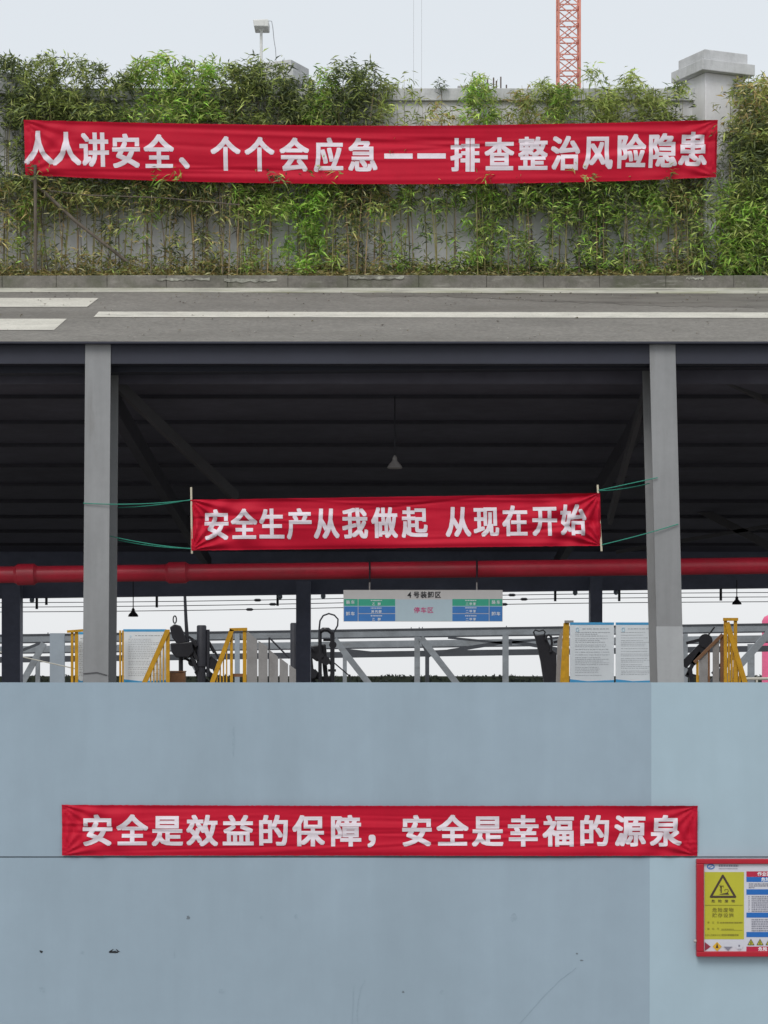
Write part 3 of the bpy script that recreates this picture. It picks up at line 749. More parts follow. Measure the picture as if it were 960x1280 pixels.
for i, (dy, lab) in enumerate(((5.5, 'topmost overhead wire beyond the shed'), (11, 'middle overhead wire beyond the shed'), (17, 'lowest overhead wire beyond the shed'))):
    w = thing('overhead_wire', P(480, by(480) + dy, 58 + i * .2), lab, 'wire', 'overhead wires beyond the shed')
    pts = [P(px, by(px) + dy + 1.2 * math.sin(px / 150.0), 58 + i * .2) for px in range(-500, 1500, 60)]
    MB().tube(pts, 0.0095, 6).build('strand', M['charcoal'], w)
    for px in ((322, 640), (341, 655), (312, 630))[i]:
        q = P(px, by(px) + dy + 1.2 * math.sin(px / 150.0), 58 + i * .2)
        MB().tube([q - Vector((.09, 0, 0)), q - Vector((.05, 0, 0)), q + Vector((.05, 0, 0)), q + Vector((.09, 0, 0))], [.012, .035, .035, .012], 8).build('insulator', M['charcoal'], w)

GK = 1.42
# ------------------------------------------------------------------ pipe gantry in the yard
def gy(px): return 794.0 - 14.0 * px / 960
gt = thing('pipe_gantry', (0, 72, YARD), 'grey steel lattice gantry crossing the yard behind the loading bays', 'gantry')
def chord(nm, D, dy0, dy1, m, d=0.16):
    MB().prism([P(-560, gy(-560) + dy0, D), P(1520, gy(1520) + dy0, D), P(1520, gy(1520) + dy1, D), P(-560, gy(-560) + dy1, D)], (0, d, 0)).build(nm, M[m], gt)
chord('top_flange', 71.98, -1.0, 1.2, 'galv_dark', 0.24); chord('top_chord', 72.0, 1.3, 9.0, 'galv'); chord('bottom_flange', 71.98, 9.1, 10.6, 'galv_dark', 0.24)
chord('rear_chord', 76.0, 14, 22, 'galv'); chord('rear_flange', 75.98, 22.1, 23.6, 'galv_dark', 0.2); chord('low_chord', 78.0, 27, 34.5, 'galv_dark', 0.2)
def gpost(px, w, D, y0, m):
    a = P(px, y0, D); h = w / F * D / 2
    MB().box((a.x - h, D - 0.05, YARD), (a.x + h, D + 0.12, a.z)).build('post', M[m], gt)
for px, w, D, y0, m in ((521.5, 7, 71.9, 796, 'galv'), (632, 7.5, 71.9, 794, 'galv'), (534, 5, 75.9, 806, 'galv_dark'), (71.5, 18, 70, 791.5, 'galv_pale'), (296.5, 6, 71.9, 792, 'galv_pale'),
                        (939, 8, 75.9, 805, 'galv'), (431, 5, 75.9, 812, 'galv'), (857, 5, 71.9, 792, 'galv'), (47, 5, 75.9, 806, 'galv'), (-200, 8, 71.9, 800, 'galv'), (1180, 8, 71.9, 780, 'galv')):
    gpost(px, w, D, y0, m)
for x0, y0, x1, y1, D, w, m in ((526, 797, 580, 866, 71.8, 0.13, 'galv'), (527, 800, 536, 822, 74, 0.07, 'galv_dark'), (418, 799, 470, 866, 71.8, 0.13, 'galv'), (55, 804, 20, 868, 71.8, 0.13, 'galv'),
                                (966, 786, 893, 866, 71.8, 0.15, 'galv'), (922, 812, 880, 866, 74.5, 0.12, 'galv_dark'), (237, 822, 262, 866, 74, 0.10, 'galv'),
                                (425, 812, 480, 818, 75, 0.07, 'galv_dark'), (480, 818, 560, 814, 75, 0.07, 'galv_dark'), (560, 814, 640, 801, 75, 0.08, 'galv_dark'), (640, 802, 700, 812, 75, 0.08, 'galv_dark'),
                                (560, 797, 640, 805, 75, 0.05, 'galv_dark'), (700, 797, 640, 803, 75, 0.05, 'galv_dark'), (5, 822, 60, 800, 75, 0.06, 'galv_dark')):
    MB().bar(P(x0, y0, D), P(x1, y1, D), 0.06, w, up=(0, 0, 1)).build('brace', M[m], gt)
for px in (514, 524, 528, 633, 60, 300):
    a = P(px, gy(px) - 2.5, 72.05); MB().box((a.x - .012, 72.02, P(0, gy(px), 72).z), (a.x + .012, 72.08, a.z)).build('bolt', M['galv_dark'], gt)

# far hedge: clipped row with an uneven top
rr = random.Random(21); mb = MB(); x = -30.0; hed = []
tp = [(-30, YARD)]
while x < 30:
    z = EYE + (HOR - 846.5) / F * 100 + rr.uniform(-0.07, 0.09); tp.append((x, z)); x += rr.uniform(0.08, 0.3)
tp.append((30, YARD))
lf = MB()
for i in range(5200):
    x = rr.uniform(-19, 19); k = int((x + 30) / 60 * (len(tp) - 2)); zt = EYE + 0.17 + 0.03 * math.sin(x * 1.7) + 0.02 * math.sin(x * 4.1)
    z = min(zt, EYE + .2) - abs(rr.gauss(0, 0.3)); y = 100 + rr.uniform(-0.35, 0.35); a = rr.uniform(0.06, 0.11)
    d1 = Vector((rr.gauss(0, 1), rr.gauss(0, 1), rr.gauss(0, 1))).normalized(); d2 = d1.orthogonal().normalized() * 0.5
    c_ = Vector((x, y, z)); lf.add([c_ - d1 * a, c_ + d2 * a, c_ + d1 * a, c_ - d2 * a], [(0, 1, 2, 3)]); g_ = rr.uniform(0.5, 1.3)
    lf.c.append((0.022 * g_, 0.027 * g_, 0.024 * g_))
hg = thing('hedge', (0, 100, YARD), 'low dark hedge running along the far edge of the yard', 'hedge')
lf.build('foliage', M['leaf'], hg)
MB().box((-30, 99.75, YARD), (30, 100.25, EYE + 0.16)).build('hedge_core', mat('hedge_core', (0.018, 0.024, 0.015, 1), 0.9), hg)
tk = thing('pink_tank', (P(968, 0, 82).x, 82, YARD), 'pink upright tank behind the gantry at the yard edge', 'tank')
q = P(970, 0, 82).x
MB().lathe((q, 82, YARD), [(0.48, 0), (0.48, P(0, 776, 82).z - YARD), (0.40, P(0, 771, 82).z - YARD), (0.12, P(0, 766, 82).z - YARD)], 24).build('shell', M['pink'], tk, smooth=True)
hr = thing('low_rail', P(950, 849, 70), 'low pale pipe rail beside the steep yellow stair', 'rail')
MB().tube([P(928, 848.5, 70), P(1010, 848, 70)], 0.03, 8).build('rail_pipe', M['pale_cable'], hr, smooth=True)
for px in (946, 1000):
    a = P(px, 846, 70); MB().box((a.x - .03, 69.97, YARD), (a.x + .03, 70.03, a.z)).build('rail_post', M['pale_cable'], hr)

# ------------------------------------------------------------------ notice boards with blue heads
def notice(x0, x1, y0, D, label, seed, logo=True):
    t = thing('notice_board', (P((x0 + x1) / 2, 0, D).x, D, YARD), label, 'notice board', 'notice boards by the loading stairs')
    MB().rect(x0, y0, x1, 872, D, 0.03).build('sheet', M['board_white'], t)
    MB().rect(x0, y0, x1, y0 + 3.0, D - 0.003, 0.002).build('header', M['board_blue'], t)
    mb = MB(); w = x1 - x0
    mb.add([P(x0, 849, D - 0.003), P(x0 + w * .4, 851.5, D - 0.003), P(x1, 850, D - 0.003), P(x1, 857, D - 0.003), P(x0, 857, D - 0.003)], [(0, 1, 2, 3, 4)])
    mb.build('footer', M['board_blue'], t)
    mb = MB(); rr = random.Random(seed)
    y = y0 + 8
    dashes(mb, x0 + w * .28, x1 - w * .1, y, 0.9, D - 0.004, seed, unit=3)
    y += 4.5
    while y < 846:
        dashes(mb, x0 + w * .12, x0 + w * rr.uniform(.6, .92), y, 0.55, D - 0.004, seed + int(y * 10), unit=2.2); y += rr.choice((2.2, 2.2, 3.4))
    mb.build('print', M['board_grey'], t)
    if logo:
        c_ = P(x0 + w * .17, y0 + 9, D - 0.006)
        MB().tube([c_ + Vector((0.018 * math.cos(a), 0, 0.026 * math.sin(a))) for a in [i * 2 * math.pi / 16 for i in range(17)]], 0.003, 5).build('emblem', M['sign_line'], t)
    for xx in (x0 + 3, x1 - 3):
        a = P(xx, 860, D + 0.05); MB().box((a.x - .02, D + .031, YARD), (a.x + .02, D + .07, a.z + 0.6)).build('leg', M['galv'], t)
notice(154, 208, 786.5, 66.4, 'white notice board with a blue head behind the sloping yellow rail', 1)
notice(712.5, 767.5, 778, 32.0, 'white notice board with a blue head beside the narrow yellow post', 2)
notice(769.8, 824, 778, 32.0, 'white notice board with a blue head partly behind the half repainted column', 3)
notice(98, 106, 790, 66.4, 'narrow strip of a notice board in front of the cracked column edge', 4, False)

# ------------------------------------------------------------------ yellow loading stairs
D0 = 66.0
def ybar(t, nm, x0, y0, x1, y1, wpx, D=D0, m='yellow', d=0.06):
    return MB().bar(P(x0, y0, D), P(x1, y1, D), d, wpx / F * D, up=(0, 1, 0) if False else (0, 0, 1) if abs(x1 - x0) > 0.6 * abs(y1 - y0) else (1, 0, 0)).build(nm, M[m], t)
def ypost(t, x0, x1, y0, D=D0, m='yellow', nm='post', d=0.07):
    a, b = P(x0, y0, D), P(x1, y0, D); return MB().box((a.x, D, YARD), (b.x, D + d, a.z)).build(nm, M[m], t)
s = thing('loading_stair', (P(150, 0, D0).x, D0, YARD), 'yellow railed loading stair beside the cracked grey column', 'stair', 'yellow loading stairs')
for x0, x1, y0 in ((88.5, 91.5, 789), (93.5, 97.5, 789), (149, 151.2, 788), (152.5, 154.5, 788), (207.5, 212, 787)): ypost(s, x0, x1, y0)
ybar(s, 'top_rail', 84, 789.5, 104, 788, 2.2); 
ybar(s, 'sloping_rail', 209.5, 788, 176, 864, 4.2)
for i, x in enumerate((187.5, 191.5, 195.5, 199.5, 203.5)):
    y = 788 + (209.5 - x) / 33.5 * 76; ypost(s, x, x + 1.5, y + 2, nm='baluster', d=0.03)
MB().box(P(150, 860, D0 + .1), P(212, 864, D0 + 1.2)).build('tread', M['galv_dark'], s)

s = thing('loading_stair', (P(300, 0, D0).x, D0, YARD), 'yellow loading stair with grey infill panels stepping down behind the shed banner stick', 'stair', 'yellow loading stairs')
s['label'] = 'yellow loading stair with five grey infill panels stepping down'
for x0, x1, y0 in ((287.5, 291, 786), (303.5, 308, 786)): ypost(s, x0, x1, y0)
ybar(s, 'top_rail', 287, 787, 309, 786.5, 2.6)
ybar(s, 'sloping_rail', 290, 787, 260, 867, 4.0)
for x in (270.5, 274.5, 278.5, 282.5):
    y = 787 + (290 - x) / 30 * 80; ypost(s, x, x + 1.6, y + 2, nm='baluster', d=0.03)
MB().rect(290, 842, 304, 846, D0 + .1, 0.8).build('tread', M['brown'], s)
pan = [(308.5, 321.5, 788, 800), (323, 334.5, 801, 808), (336.5, 347.5, 812, 821), (349.5, 360, 822, 830), (361.5, 371.5, 831, 838)]
for x0, x1, ya, yb in pan:
    MB().prism([P(x0, ya, D0), P(x1, yb, D0), P(x1, 872, D0), P(x0, 872, D0)], (0, 0.05, 0)).build('infill_panel', M['panel'], s)
    a = P((x0 + x1) / 2, 0, D0).x; MB().box((a - .03, D0 + .051, YARD), (a + .03, D0 + .1, P(0, 860, D0).z)).build('panel_post', M['galv_dark'], s)
for x0, y0, x1, y1 in ((336.5, 797, 362, 823), (336.5, 797, 336.5, 850)):
    MB().tube([P(x0, y0, D0 + 1.2), P(x1, y1, D0 + 1.2)], 0.018, 6).build('handrail', M['charcoal'], s)

s = thing('loading_stair', (P(706, 0, D0).x, D0, YARD), 'narrow yellow stair end with a tapering side plate next to the paired notice boards', 'stair', 'yellow loading stairs')
MB().prism([P(704.5, 779, D0), P(711.5, 777, D0), P(711.5, 880, D0), P(698.5, 880, D0)], (0, 0.06, 0)).build('side_plate', M['yellow'], s)
MB().rect(706, 775.5, 717, 778.5, D0 - .05, 0.15).build('cap', M['panel'], s)
MB().prism([P(697, 800, D0 + .3), P(703.5, 785, D0 + .3), P(699, 880, D0 + .3), P(694, 880, D0 + .3)], (0, 0.05, 0)).build('inner_plate', M['panel'], s)

s = thing('loading_stair', (P(905, 0, D0).x, D0, YARD), 'steep yellow slatted stair right of the half repainted column', 'stair', 'yellow loading stairs')
for x0, x1, y0 in ((905, 909, 774), (917.5, 921.5, 774)): ypost(s, x0, x1, y0)
ybar(s, 'top_rail', 904, 774.2, 922.5, 774.2, 2.6)
ybar(s, 'sloping_rail', 908.5, 778, 935, 866, 4.4)
mb = MB()
for i in range(6):
    x = 906.5 + i * 3.4
    y = 778 + max(0, (x - 908.5)) / 26.5 * 88
    a, b = P(x, y, D0 + .02), P(x + 2.7, y, D0 + .02); mb.box((a.x, D0 + .02, YARD), (b.x, D0 + .06, a.z))
mb.build('slat_infill', M['yellow'], s)
ybar(s, 'handrail', 903, 793, 868, 828, 2.6, D0 + .3, 'brown')
for x0, x1, y0, m in ((870.5, 873.5, 826, 'yellow'), (885, 887.5, 812, 'brown'), (900.5, 905, 793, 'brown')): ypost(s, x0, x1, y0, D0 + .3, m)
for x0, x1, ya, yb in ((874, 884.5, 823, 814), (891, 899, 806, 799)):
    MB().prism([P(x0, ya, D0 + .3), P(x1, yb, D0 + .3), P(x1, 872, D0 + .3), P(x0, 872, D0 + .3)], (0, 0.04, 0)).build('infill_panel', M['panel'], s)
ybar(s, 'stringer', 890, 842, 904, 827, 2.0, D0 + .4, 'charcoal')

# ------------------------------------------------------------------ loading arms
def arm(px, label): return thing('loading_boom', (P(px, 0, 68).x, 68, YARD), label, 'loading arm', 'black loading arms')
LD = 68.0
def ring(c, rx, rz_, r, n=20, tilt=0.3):
    c = Vector(c); return [c + Vector((rx * math.cos(2 * math.pi * i / n), tilt * rx * math.cos(2 * math.pi * i / n), rz_ * math.sin(2 * math.pi * i / n))) for i in range(n + 1)]
t = arm(225, 'black loading arm with a narrow ring on top beside the sloping yellow rail')
MB().tube(ring(P(218.5, 774.5, LD), 0.045, 0.105, 0), 0.014, 6).build('hose_ring', M['black'], t, smooth=True)
MB().prism([P(212, 784, LD), P(218, 780, LD), P(225, 782, LD), P(229, 790, LD), P(233, 803, LD), P(222, 806, LD), P(215, 797, LD)], (0, 0.3, 0)).build('head', M['black'], t, bevel=0.03)
MB().prism([P(213, 804, LD), P(240, 802, LD), P(242, 815, LD), P(236, 822, LD), P(220, 822, LD), P(214, 815, LD)], (0, 0.4, 0)).build('body', M['black'], t, bevel=0.03)
MB().tube([P(226, 818, LD + .2), (P(226, 0, LD).x, LD + .2, YARD)], 0.045, 10).build('stem', M['black'], t, smooth=True)
MB().tube([P(231, by(231) - 2, LD + .3), P(232.5, 775, LD + .3), P(234.5, 805, LD + .3)], [0.028, 0.034, 0.04], 10).build('drop_pipe', M['charcoal'], t, smooth=True)
for p in ((237, 806, 247, 825), (236, 812, 246, 838), (240, 800, 246, 808)):
    MB().bar(P(p[0], p[1], LD + .1), P(p[2], p[3], LD + .1), 0.05, 0.06).build('link', M['black'], t)
MB().tube([(P(252, 0, LD).x, LD + .2, YARD), P(252, 834, LD + .2), P(252, 833, LD + .2), P(252, 783, LD + .2), P(252, 781.5, LD + .2)], [0.08, 0.08, 0.097, 0.097, 0.08], 18).build('counterweight', M['charcoal'], t, smooth=True)
MB().tube([P(260, 787, LD + .2), P(260, 846, LD + .2)], 0.035, 10).build('side_tube', M['charcoal'], t, smooth=True)
for p in ((260, 800, 275, 826, .045), (262, 822, 273, 832, .10), (258, 836, 270, 858, .09), (264, 826, 270, 846, .04)):
    MB().bar(P(p[0], p[1], LD + .3), P(p[2], p[3], LD + .3), 0.05, p[4]).build('link', M['black'], t)
for p in ((238, 815, 250, 842, .05), (243, 812, 247, 822, .12), (230, 822, 247, 832, .05), (263, 806, 268, 816, .06), (262, 842, 276, 852, .08), (256, 848, 274, 864, .05), (236, 796, 246, 803, .05), (246, 838, 262, 866, .12)):
    MB().bar(P(p[0], p[1], LD + .35), P(p[2], p[3], LD + .35), 0.05, p[4]).build('link', M['black'], t)
for q_ in ((243, 809, .10), (266, 830, .11), (240, 828, .08)):
    a = P(q_[0], q_[1], LD + .2); MB().tube([a, a + Vector((0, .2, 0))], q_[2], 14).build('swivel', M['black'], t, smooth=True)
bx = thing('brown_crate', (P(221, 0, 66.8).x, 66.8, YARD), 'brown box standing behind the sloping yellow rail', 'box')
MB().box((P(212, 0, 66.8).x, 66.8, YARD), (P(231, 0, 66.8).x, 67.2, P(0, 840, 66.8).z)).build('carcass', M['brown'], bx, bevel=0.01)
MB().box((P(211.5, 0, 66.8).x, 66.78, P(0, 839.9, 66.8).z), (P(231.5, 0, 66.8).x, 67.22, P(0, 838.5, 66.8).z)).build('lid', M['brown'], bx)

t = arm(405, 'black loading arm with a big looped hose left of the hanging sign')
hp = [(399.5, 800), (399, 786), (400, 776), (404, 769.5), (411, 767), (418, 769), (422.5, 774), (422, 782), (417, 791)]
MB().tube([P(x, y, LD) for x, y in hp], 0.017, 8).build('hose', M['charcoal'], t, smooth=True)
for px, r in ((400, .037), (415.5, .045)):
    MB().tube([P(px, 790, LD + .1), (P(px, 0, LD).x, LD + .1, YARD)], r, 10).build('riser', M['black'], t, smooth=True)
MB().tube([P(400, 790, LD + .1), P(404, 787, LD + .1), P(410, 787, LD + .1), P(416, 792, LD + .1)], 0.045, 10).build('elbow', M['black'], t, smooth=True)
MB().lathe(P(406, 787, LD + .1), [(0.04, -.05), (0.06, 0), (0.05, .05)], 12).build('valve', M['lamp'], t, smooth=True)
MB().prism([P(379, 801, LD + .2), P(387, 808, LD + .2), P(407, 805, LD + .2), P(409, 822, LD + .2), P(396, 827, LD + .2), P(386, 820, LD + .2)], (0, 0.3, 0)).build('body', M['black'], t, bevel=0.03)
for p in ((388, 822, 392, 862, .08), (405, 822, 409, 862, .09), (392, 838, 399, 846, .09), (417, 828, 437, 845, .025), (437, 843, 438, 866, .03)):
    MB().bar(P(p[0], p[1], LD + .3), P(p[2], p[3], LD + .3), 0.05, p[4], up=(1, 0, 0)).build('link', M['black'], t)
for p in ((384, 838, 398, 862, .10), (404, 800, 414, 800, .05), (398, 812, 414, 830, .06), (410, 838, 420, 838, .05), (388, 846, 418, 850, .06)):
    MB().bar(P(p[0], p[1], LD + .35), P(p[2], p[3], LD + .35), 0.05, p[4]).build('link', M['black'], t)
for q_ in ((390, 842, .10), (407, 826, .09), (416, 806, .075), (400, 820, .08)):
    a = P(q_[0], q_[1], LD + .05); MB().tube([a, a + Vector((0, .2, 0))], q_[2], 14).build('swivel', M['black'], t, smooth=True)
MB().tube([(P(367, 0, LD).x, LD + .2, YARD), P(367, 780, LD + .2), P(367, 778.5, LD + .2)], [0.068, 0.068, 0.05], 16).build('counterweight', M['charcoal'], t, smooth=True)

MB().tube([P(x, y, LD + .1) for x, y in ((386, 812), (381, 806), (380, 798), (384, 806), (392, 812))], 0.02, 8).build('hose', M['black'], t, smooth=True)

t = arm(685, 'black tapering loading arm with a claw hook beside the narrow yellow stair end')
MB().prism([P(668.5, 794, LD), P(681, 792, LD), P(690, 812, LD), P(696, 816, LD), P(695, 880, LD), P(684, 880, LD), P(676, 826, LD)], (0, 0.3, 0)).build('body', M['black'], t, bevel=0.03)
MB().tube([P(x, y, LD) for x, y in ((669, 796), (667, 790), (669, 787.5), (674, 789), (679, 787.5), (681.5, 790), (680, 795))], 0.016, 8).build('claw', M['black'], t, smooth=True)
MB().tube([P(x, y, LD - .05) for x, y in ((682, 800), (683, 795), (686, 793.5), (689, 796), (690, 804), (688, 815))], 0.025, 8).build('hose', M['black'], t, smooth=True)
MB().bar(P(692, 803, LD), P(704, 800, LD), 0.05, 0.05).build('link', M['black'], t)

t = arm(878, 'black loading arm with a round hub just right of the half repainted column')
a, b = P(882, 801, LD), P(882, 801, LD + .3)
MB().tube([a, b], [0.14, 0.14], 20).build('hub', M['black'], t, smooth=True)
for p in ((886, 793, 893, 784, .03), (880, 806, 854, 832, .16), (874, 800, 858, 804, .06), (868, 826, 858, 846, .07), (862, 834, 866, 866, .12), (876, 816, 866, 830, .10), (858, 842, 874, 846, .05)):
    MB().bar(P(p[0], p[1], LD + .1), P(p[2], p[3], LD + .1), 0.08, p[4]).build('link', M['black'], t)
tag(MB().tube([P(-40, 809, 66.8), P(0, 815, 66.8), P(50, 826, 66.8), P(97, 836.5, 66.8)], 0.012, 6).build('stay_cable', M['pale_cable']), 'pale stay cable slanting across the yard to the yellow railed stair', 'cable', None)
GK = 1.0

# ------------------------------------------------------------------ red framed hazard board on the blue wall
HD = 25.93
hb = thing('hazard_board', P(940, 1196, HD), 'red framed hazardous waste board hung on the pale blue panel below the wall banner', 'notice board')
bx0, by0, bx1, by1 = 871, 1074, 1052, 1196
fw = 9.0
for nm, r_ in (('frame', (bx0, by0, bx1, by0 + 6.0)), ('frame', (bx0, by1 - 6.5, bx1, by1)), ('frame', (bx0, by0 + 6.05, bx0 + fw, by1 - 6.55)), ('frame', (bx1 - fw, by0 + 6.05, bx1, by1 - 6.55))):
    MB().rect(*r_, HD - 0.03, 0.095).build(nm, M['frame_red'], hb, bevel=0.008)
MB().rect(bx0 + fw, by0 + 6, bx1 - fw, by1 - 6.5, HD, 0.06).build('sheet', M['paper'], hb)
E = HD - 0.002
MB().rect(880.6, 1090, 930, 1174, E, 0.0015).build('warning_panel', M['sign_yellow'], hb)
E2, E3 = HD - 0.005, HD - 0.008
# warning triangle as a thick rounded outline, with a bare tree and a fish on a bank
tri = [(903.5, 1094.5), (919, 1121), (888.5, 1121)]
mb = MB()
for (xa, ya), (xb, yb) in zip(tri, tri[1:] + tri[:1]): mb.tube([P(xa, ya, E2), P(xb, yb, E2)], 0.0115, 8)
for xa, ya in tri: mb.lathe(P(xa, ya, E2), [(0.004, -0.011), (0.0115, -0.004), (0.0115, 0.004), (0.004, .011)], 10)
mb.v = [Vector((v.x, E2 + (v.y - E2) * 0.08, v.z)) for v in mb.v]
mb.build('warning_triangle', M['dark_ink'], hb)
mb = MB()
def stroke(pts, w):
    for (xa, ya), (xb, yb) in zip(pts, pts[1:]): mb.bar(P(xa, ya, E2), P(xb, yb, E2), w * HD / F, 0.001, up=(0, 1, 0))
stroke([(901.5, 1116), (901.3, 1108)], 1.4); stroke([(901.3, 1110), (899.5, 1106.5)], .8); stroke([(901.3, 1109), (904, 1107)], .7); stroke([(901.4, 1108.5), (901.2, 1106)], .7); stroke([(904, 1107), (904.6, 1109.5)], .5)
stroke([(899, 1112), (901.3, 1113)], .5)
mb.add([P(x, y, E2) for x, y in ((898.5, 1118.2), (903, 1117), (907, 1116.2), (909.5, 1115.4), (911.5, 1118.3))], [(0, 1, 2, 3, 4)])
stroke([(906.5, 1114), (905.6, 1112.4), (907.5, 1111.4), (910, 1112.2), (910.6, 1114.2), (909, 1115.4)], .6)
mb.build('warning_symbol', M['dark_ink'], hb)
mb = MB(); write(mb, '危险废物', 904, 1126.4, 4.0, 3.4, E2, 8.3, 0.01); mb.build('lettering', M['dark_ink'], hb)
mb = MB(); write(mb, '危险废物', 903.7, 1137.6, 5.2, 5.2, E2, 6.9, 0.015); write(mb, '贮存设施', 903.7, 1144.2, 5.2, 5.0, E2, 6.9, 0.015); mb.build('lettering', M['olive_ink'], hb)
mb = MB()
mb.rect(881, 1131.3, 928.5, 1131.8, E2, 0.001)
write(mb, '单位名', 891.5, 1153.2, 2.4, 2.6, E2, 6.0); dashes(mb, 900, 928, 1153.4, 1.7, E2, 3, unit=1.4)
write(mb, '编码号', 891.5, 1161.2, 2.4, 2.6, E2, 6.0); dashes(mb, 902, 917, 1161.4, 0.9, E2, 4, unit=1.4); mb.rect(901, 1162.6, 928, 1162.9, E2, 0.001)
write(mb, '负责人及联系方式', 891, 1169.0, 2.1, 2.3, E2, 2.5); dashes(mb, 902, 923, 1168.8, 2.2, E2, 5, unit=1.4)
mb.build('small_print', M['olive_ink'], hb)
mb = MB(); dashes(mb, 898.5, 923, 1082.2, 2.4, E2, 6, unit=1.6); dashes(mb, 898.5, 922, 1085.8, 0.8, E2, 7, unit=1.0); mb.build('heading_print', M['grey_ink'], hb)
c_ = P(888.5, 1083.2, E2); mb = MB()
mb.tube([c_ + Vector((0.036 * math.cos(a), 0, 0.024 * math.sin(a))) for a in [i * 2 * math.pi / 20 for i in range(21)]], 0.0055, 5)
mb.bar(P(886, 1085, E2), P(891, 1081.5, E2), 0.006, 0.001, up=(0, 1, 0)); mb.v = [Vector((v.x, E2 + (v.y - E2) * .1, v.z)) for v in mb.v]
mb.build('emblem', M['blue_ink'], hb)
for y0, y1 in ((1089.2, 1096.0), (1183.2, 1189.2)): MB().rect(933, y0, 1040, y1, E, 0.0015).build('red_heading', M['red_ink'], hb)
for y0, y1 in ((1096.2, 1102.4), (1111.6, 1118.4), (1140.8, 1147), (1165, 1171.4)): MB().rect(933, y0, 1040, y1, E, 0.0015).build('blue_heading', M['blue_ink'], hb)
mb = MB(); write(mb, '作业区', 955.3, 1092.5, 4.8, 4.8, E2, 5.8, 0.015); write(mb, '危险', 957, 1099.4, 4.6, 4.6, E2, 5.6, 0.015); write(mb, '危险', 953.5, 1186.4, 4.6, 4.6, E2, 5.8, 0.015)
mb.build('lettering', M['white_ink'], hb)
mb = MB()
for i, y in enumerate((1104.8, 1107.2, 1109.4)): dashes(mb, 936, 1036 if i < 2 else 943, y, 1.3, E2, 20 + i, unit=1.7)
for i in range(8): dashes(mb, 939.5, 1030 - (i * 17) % 30, 1120.8 + i * 2.6, 1.4, E2, 30 + i, unit=1.6); dashes(mb, 935.6, 937, 1120.8 + i * 2.6, 1.2, E2, 50 + i, unit=1.2)
for i in range(6): dashes(mb, 939.5, 1030 - (i * 13) % 30, 1149.5 + i * 2.75, 1.5, E2, 60 + i, unit=1.6)
mb.build('small_print', M['grey_ink'], hb)
def diamond(cx, cy, r, cols):
    MB().add([P(cx - r, cy, E2), P(cx, cy + r, E2), P(cx + r, cy, E2), P(cx, cy - r, E2)], [(0, 1, 2, 3)]).build('hazard_diamond', M[cols[0]], hb)
    if len(cols) > 1:
        MB().add([P(cx - r * .95, cy + .3, E3), P(cx, cy + r * .95, E3), P(cx + r * .95, cy + .3, E3)], [(0, 1, 2)]).build('hazard_diamond_half', M[cols[1]], hb)
M['maroon'] = mat('hazard_maroon', (0.24, 0.02, 0.04, 1), 0.5, 0.05, 2); M['orange'] = mat('hazard_orange', (0.62, 0.36, 0.02, 1), 0.5, 0.05, 2)
MB().add([P(881, 1177.6, E2), P(881, 1188.6, E2), P(888.4, 1183.3, E2)], [(0, 1, 2)]).build('hazard_diamond', M['maroon'], hb)
diamond(896.4, 1183.2, 5.8, ['orange']); diamond(910, 1183, 5.6, ['paper', 'grey_ink']); diamond(924, 1183.4, 5.4, ['paper'])
MB().add([P(x, y, E3) for x, y in ((894.6, 1185), (896.4, 1179), (898.2, 1185))], [(0, 1, 2)]).build('flame_mark', M['dark_ink'], hb)
mb = MB(); mb.rect(923, 1181, 925, 1183.4, E3, 0.001); mb.rect(922, 1186, 926, 1186.6, E3, 0.001); mb.build('hazard_mark', M['grey_ink'], hb)
for cx in (938.7, 950, 961.3, 972.6, 984, 996):
    MB().add([P(cx - 4.4, 1181.4, E2), P(cx + 4.4, 1181.4, E2), P(cx, 1173.4, E2)], [(0, 1, 2)]).build('warning_icon', M['dark_ink'], hb)
    MB().add([P(cx - 3.2, 1180.7, E3), P(cx + 3.2, 1180.7, E3), P(cx, 1175, E3)], [(0, 1, 2)]).build('warning_icon_fill', M['sign_yellow'], hb)
    MB().rect(cx - .6, 1177, cx + .6, 1180.2, E3 - .002, 0.001).build('warning_icon_mark', M['dark_ink'], hb)
MB().lathe(P(869.2, 1176.5, HD), [(0.01, -.02), (0.022, 0), (0.01, .02)], 10).build('fixing_screw', M['lamp'], hb)

# ------------------------------------------------------------------ stakes and wires in the planting
tag(MB().tube([P(44.5, 340, 45.9), P(44, 206, 45.66)], 0.032, 8).build('wooden_stake', M['wood'], smooth=True), 'weathered upright stake at the left end of the top banner', 'stake')
tag(MB().tube([P(36, 222, 45.85), P(95, 277, 45.9), P(160, 328, 46.0)], 0.032, 8).build('leaning_pole', M['wood'], smooth=True), 'grey weathered pole leaning diagonally through the bamboo', 'pole')
tag(MB().tube([P(60, 238, 45.85), P(110, 244, 45.85), P(200, 247, 45.85), P(300, 256, 45.85)], 0.012, 6).build('tie_wire', M['wood']), 'thin dark tie wire strung through the bamboo below the top banner', 'wire')

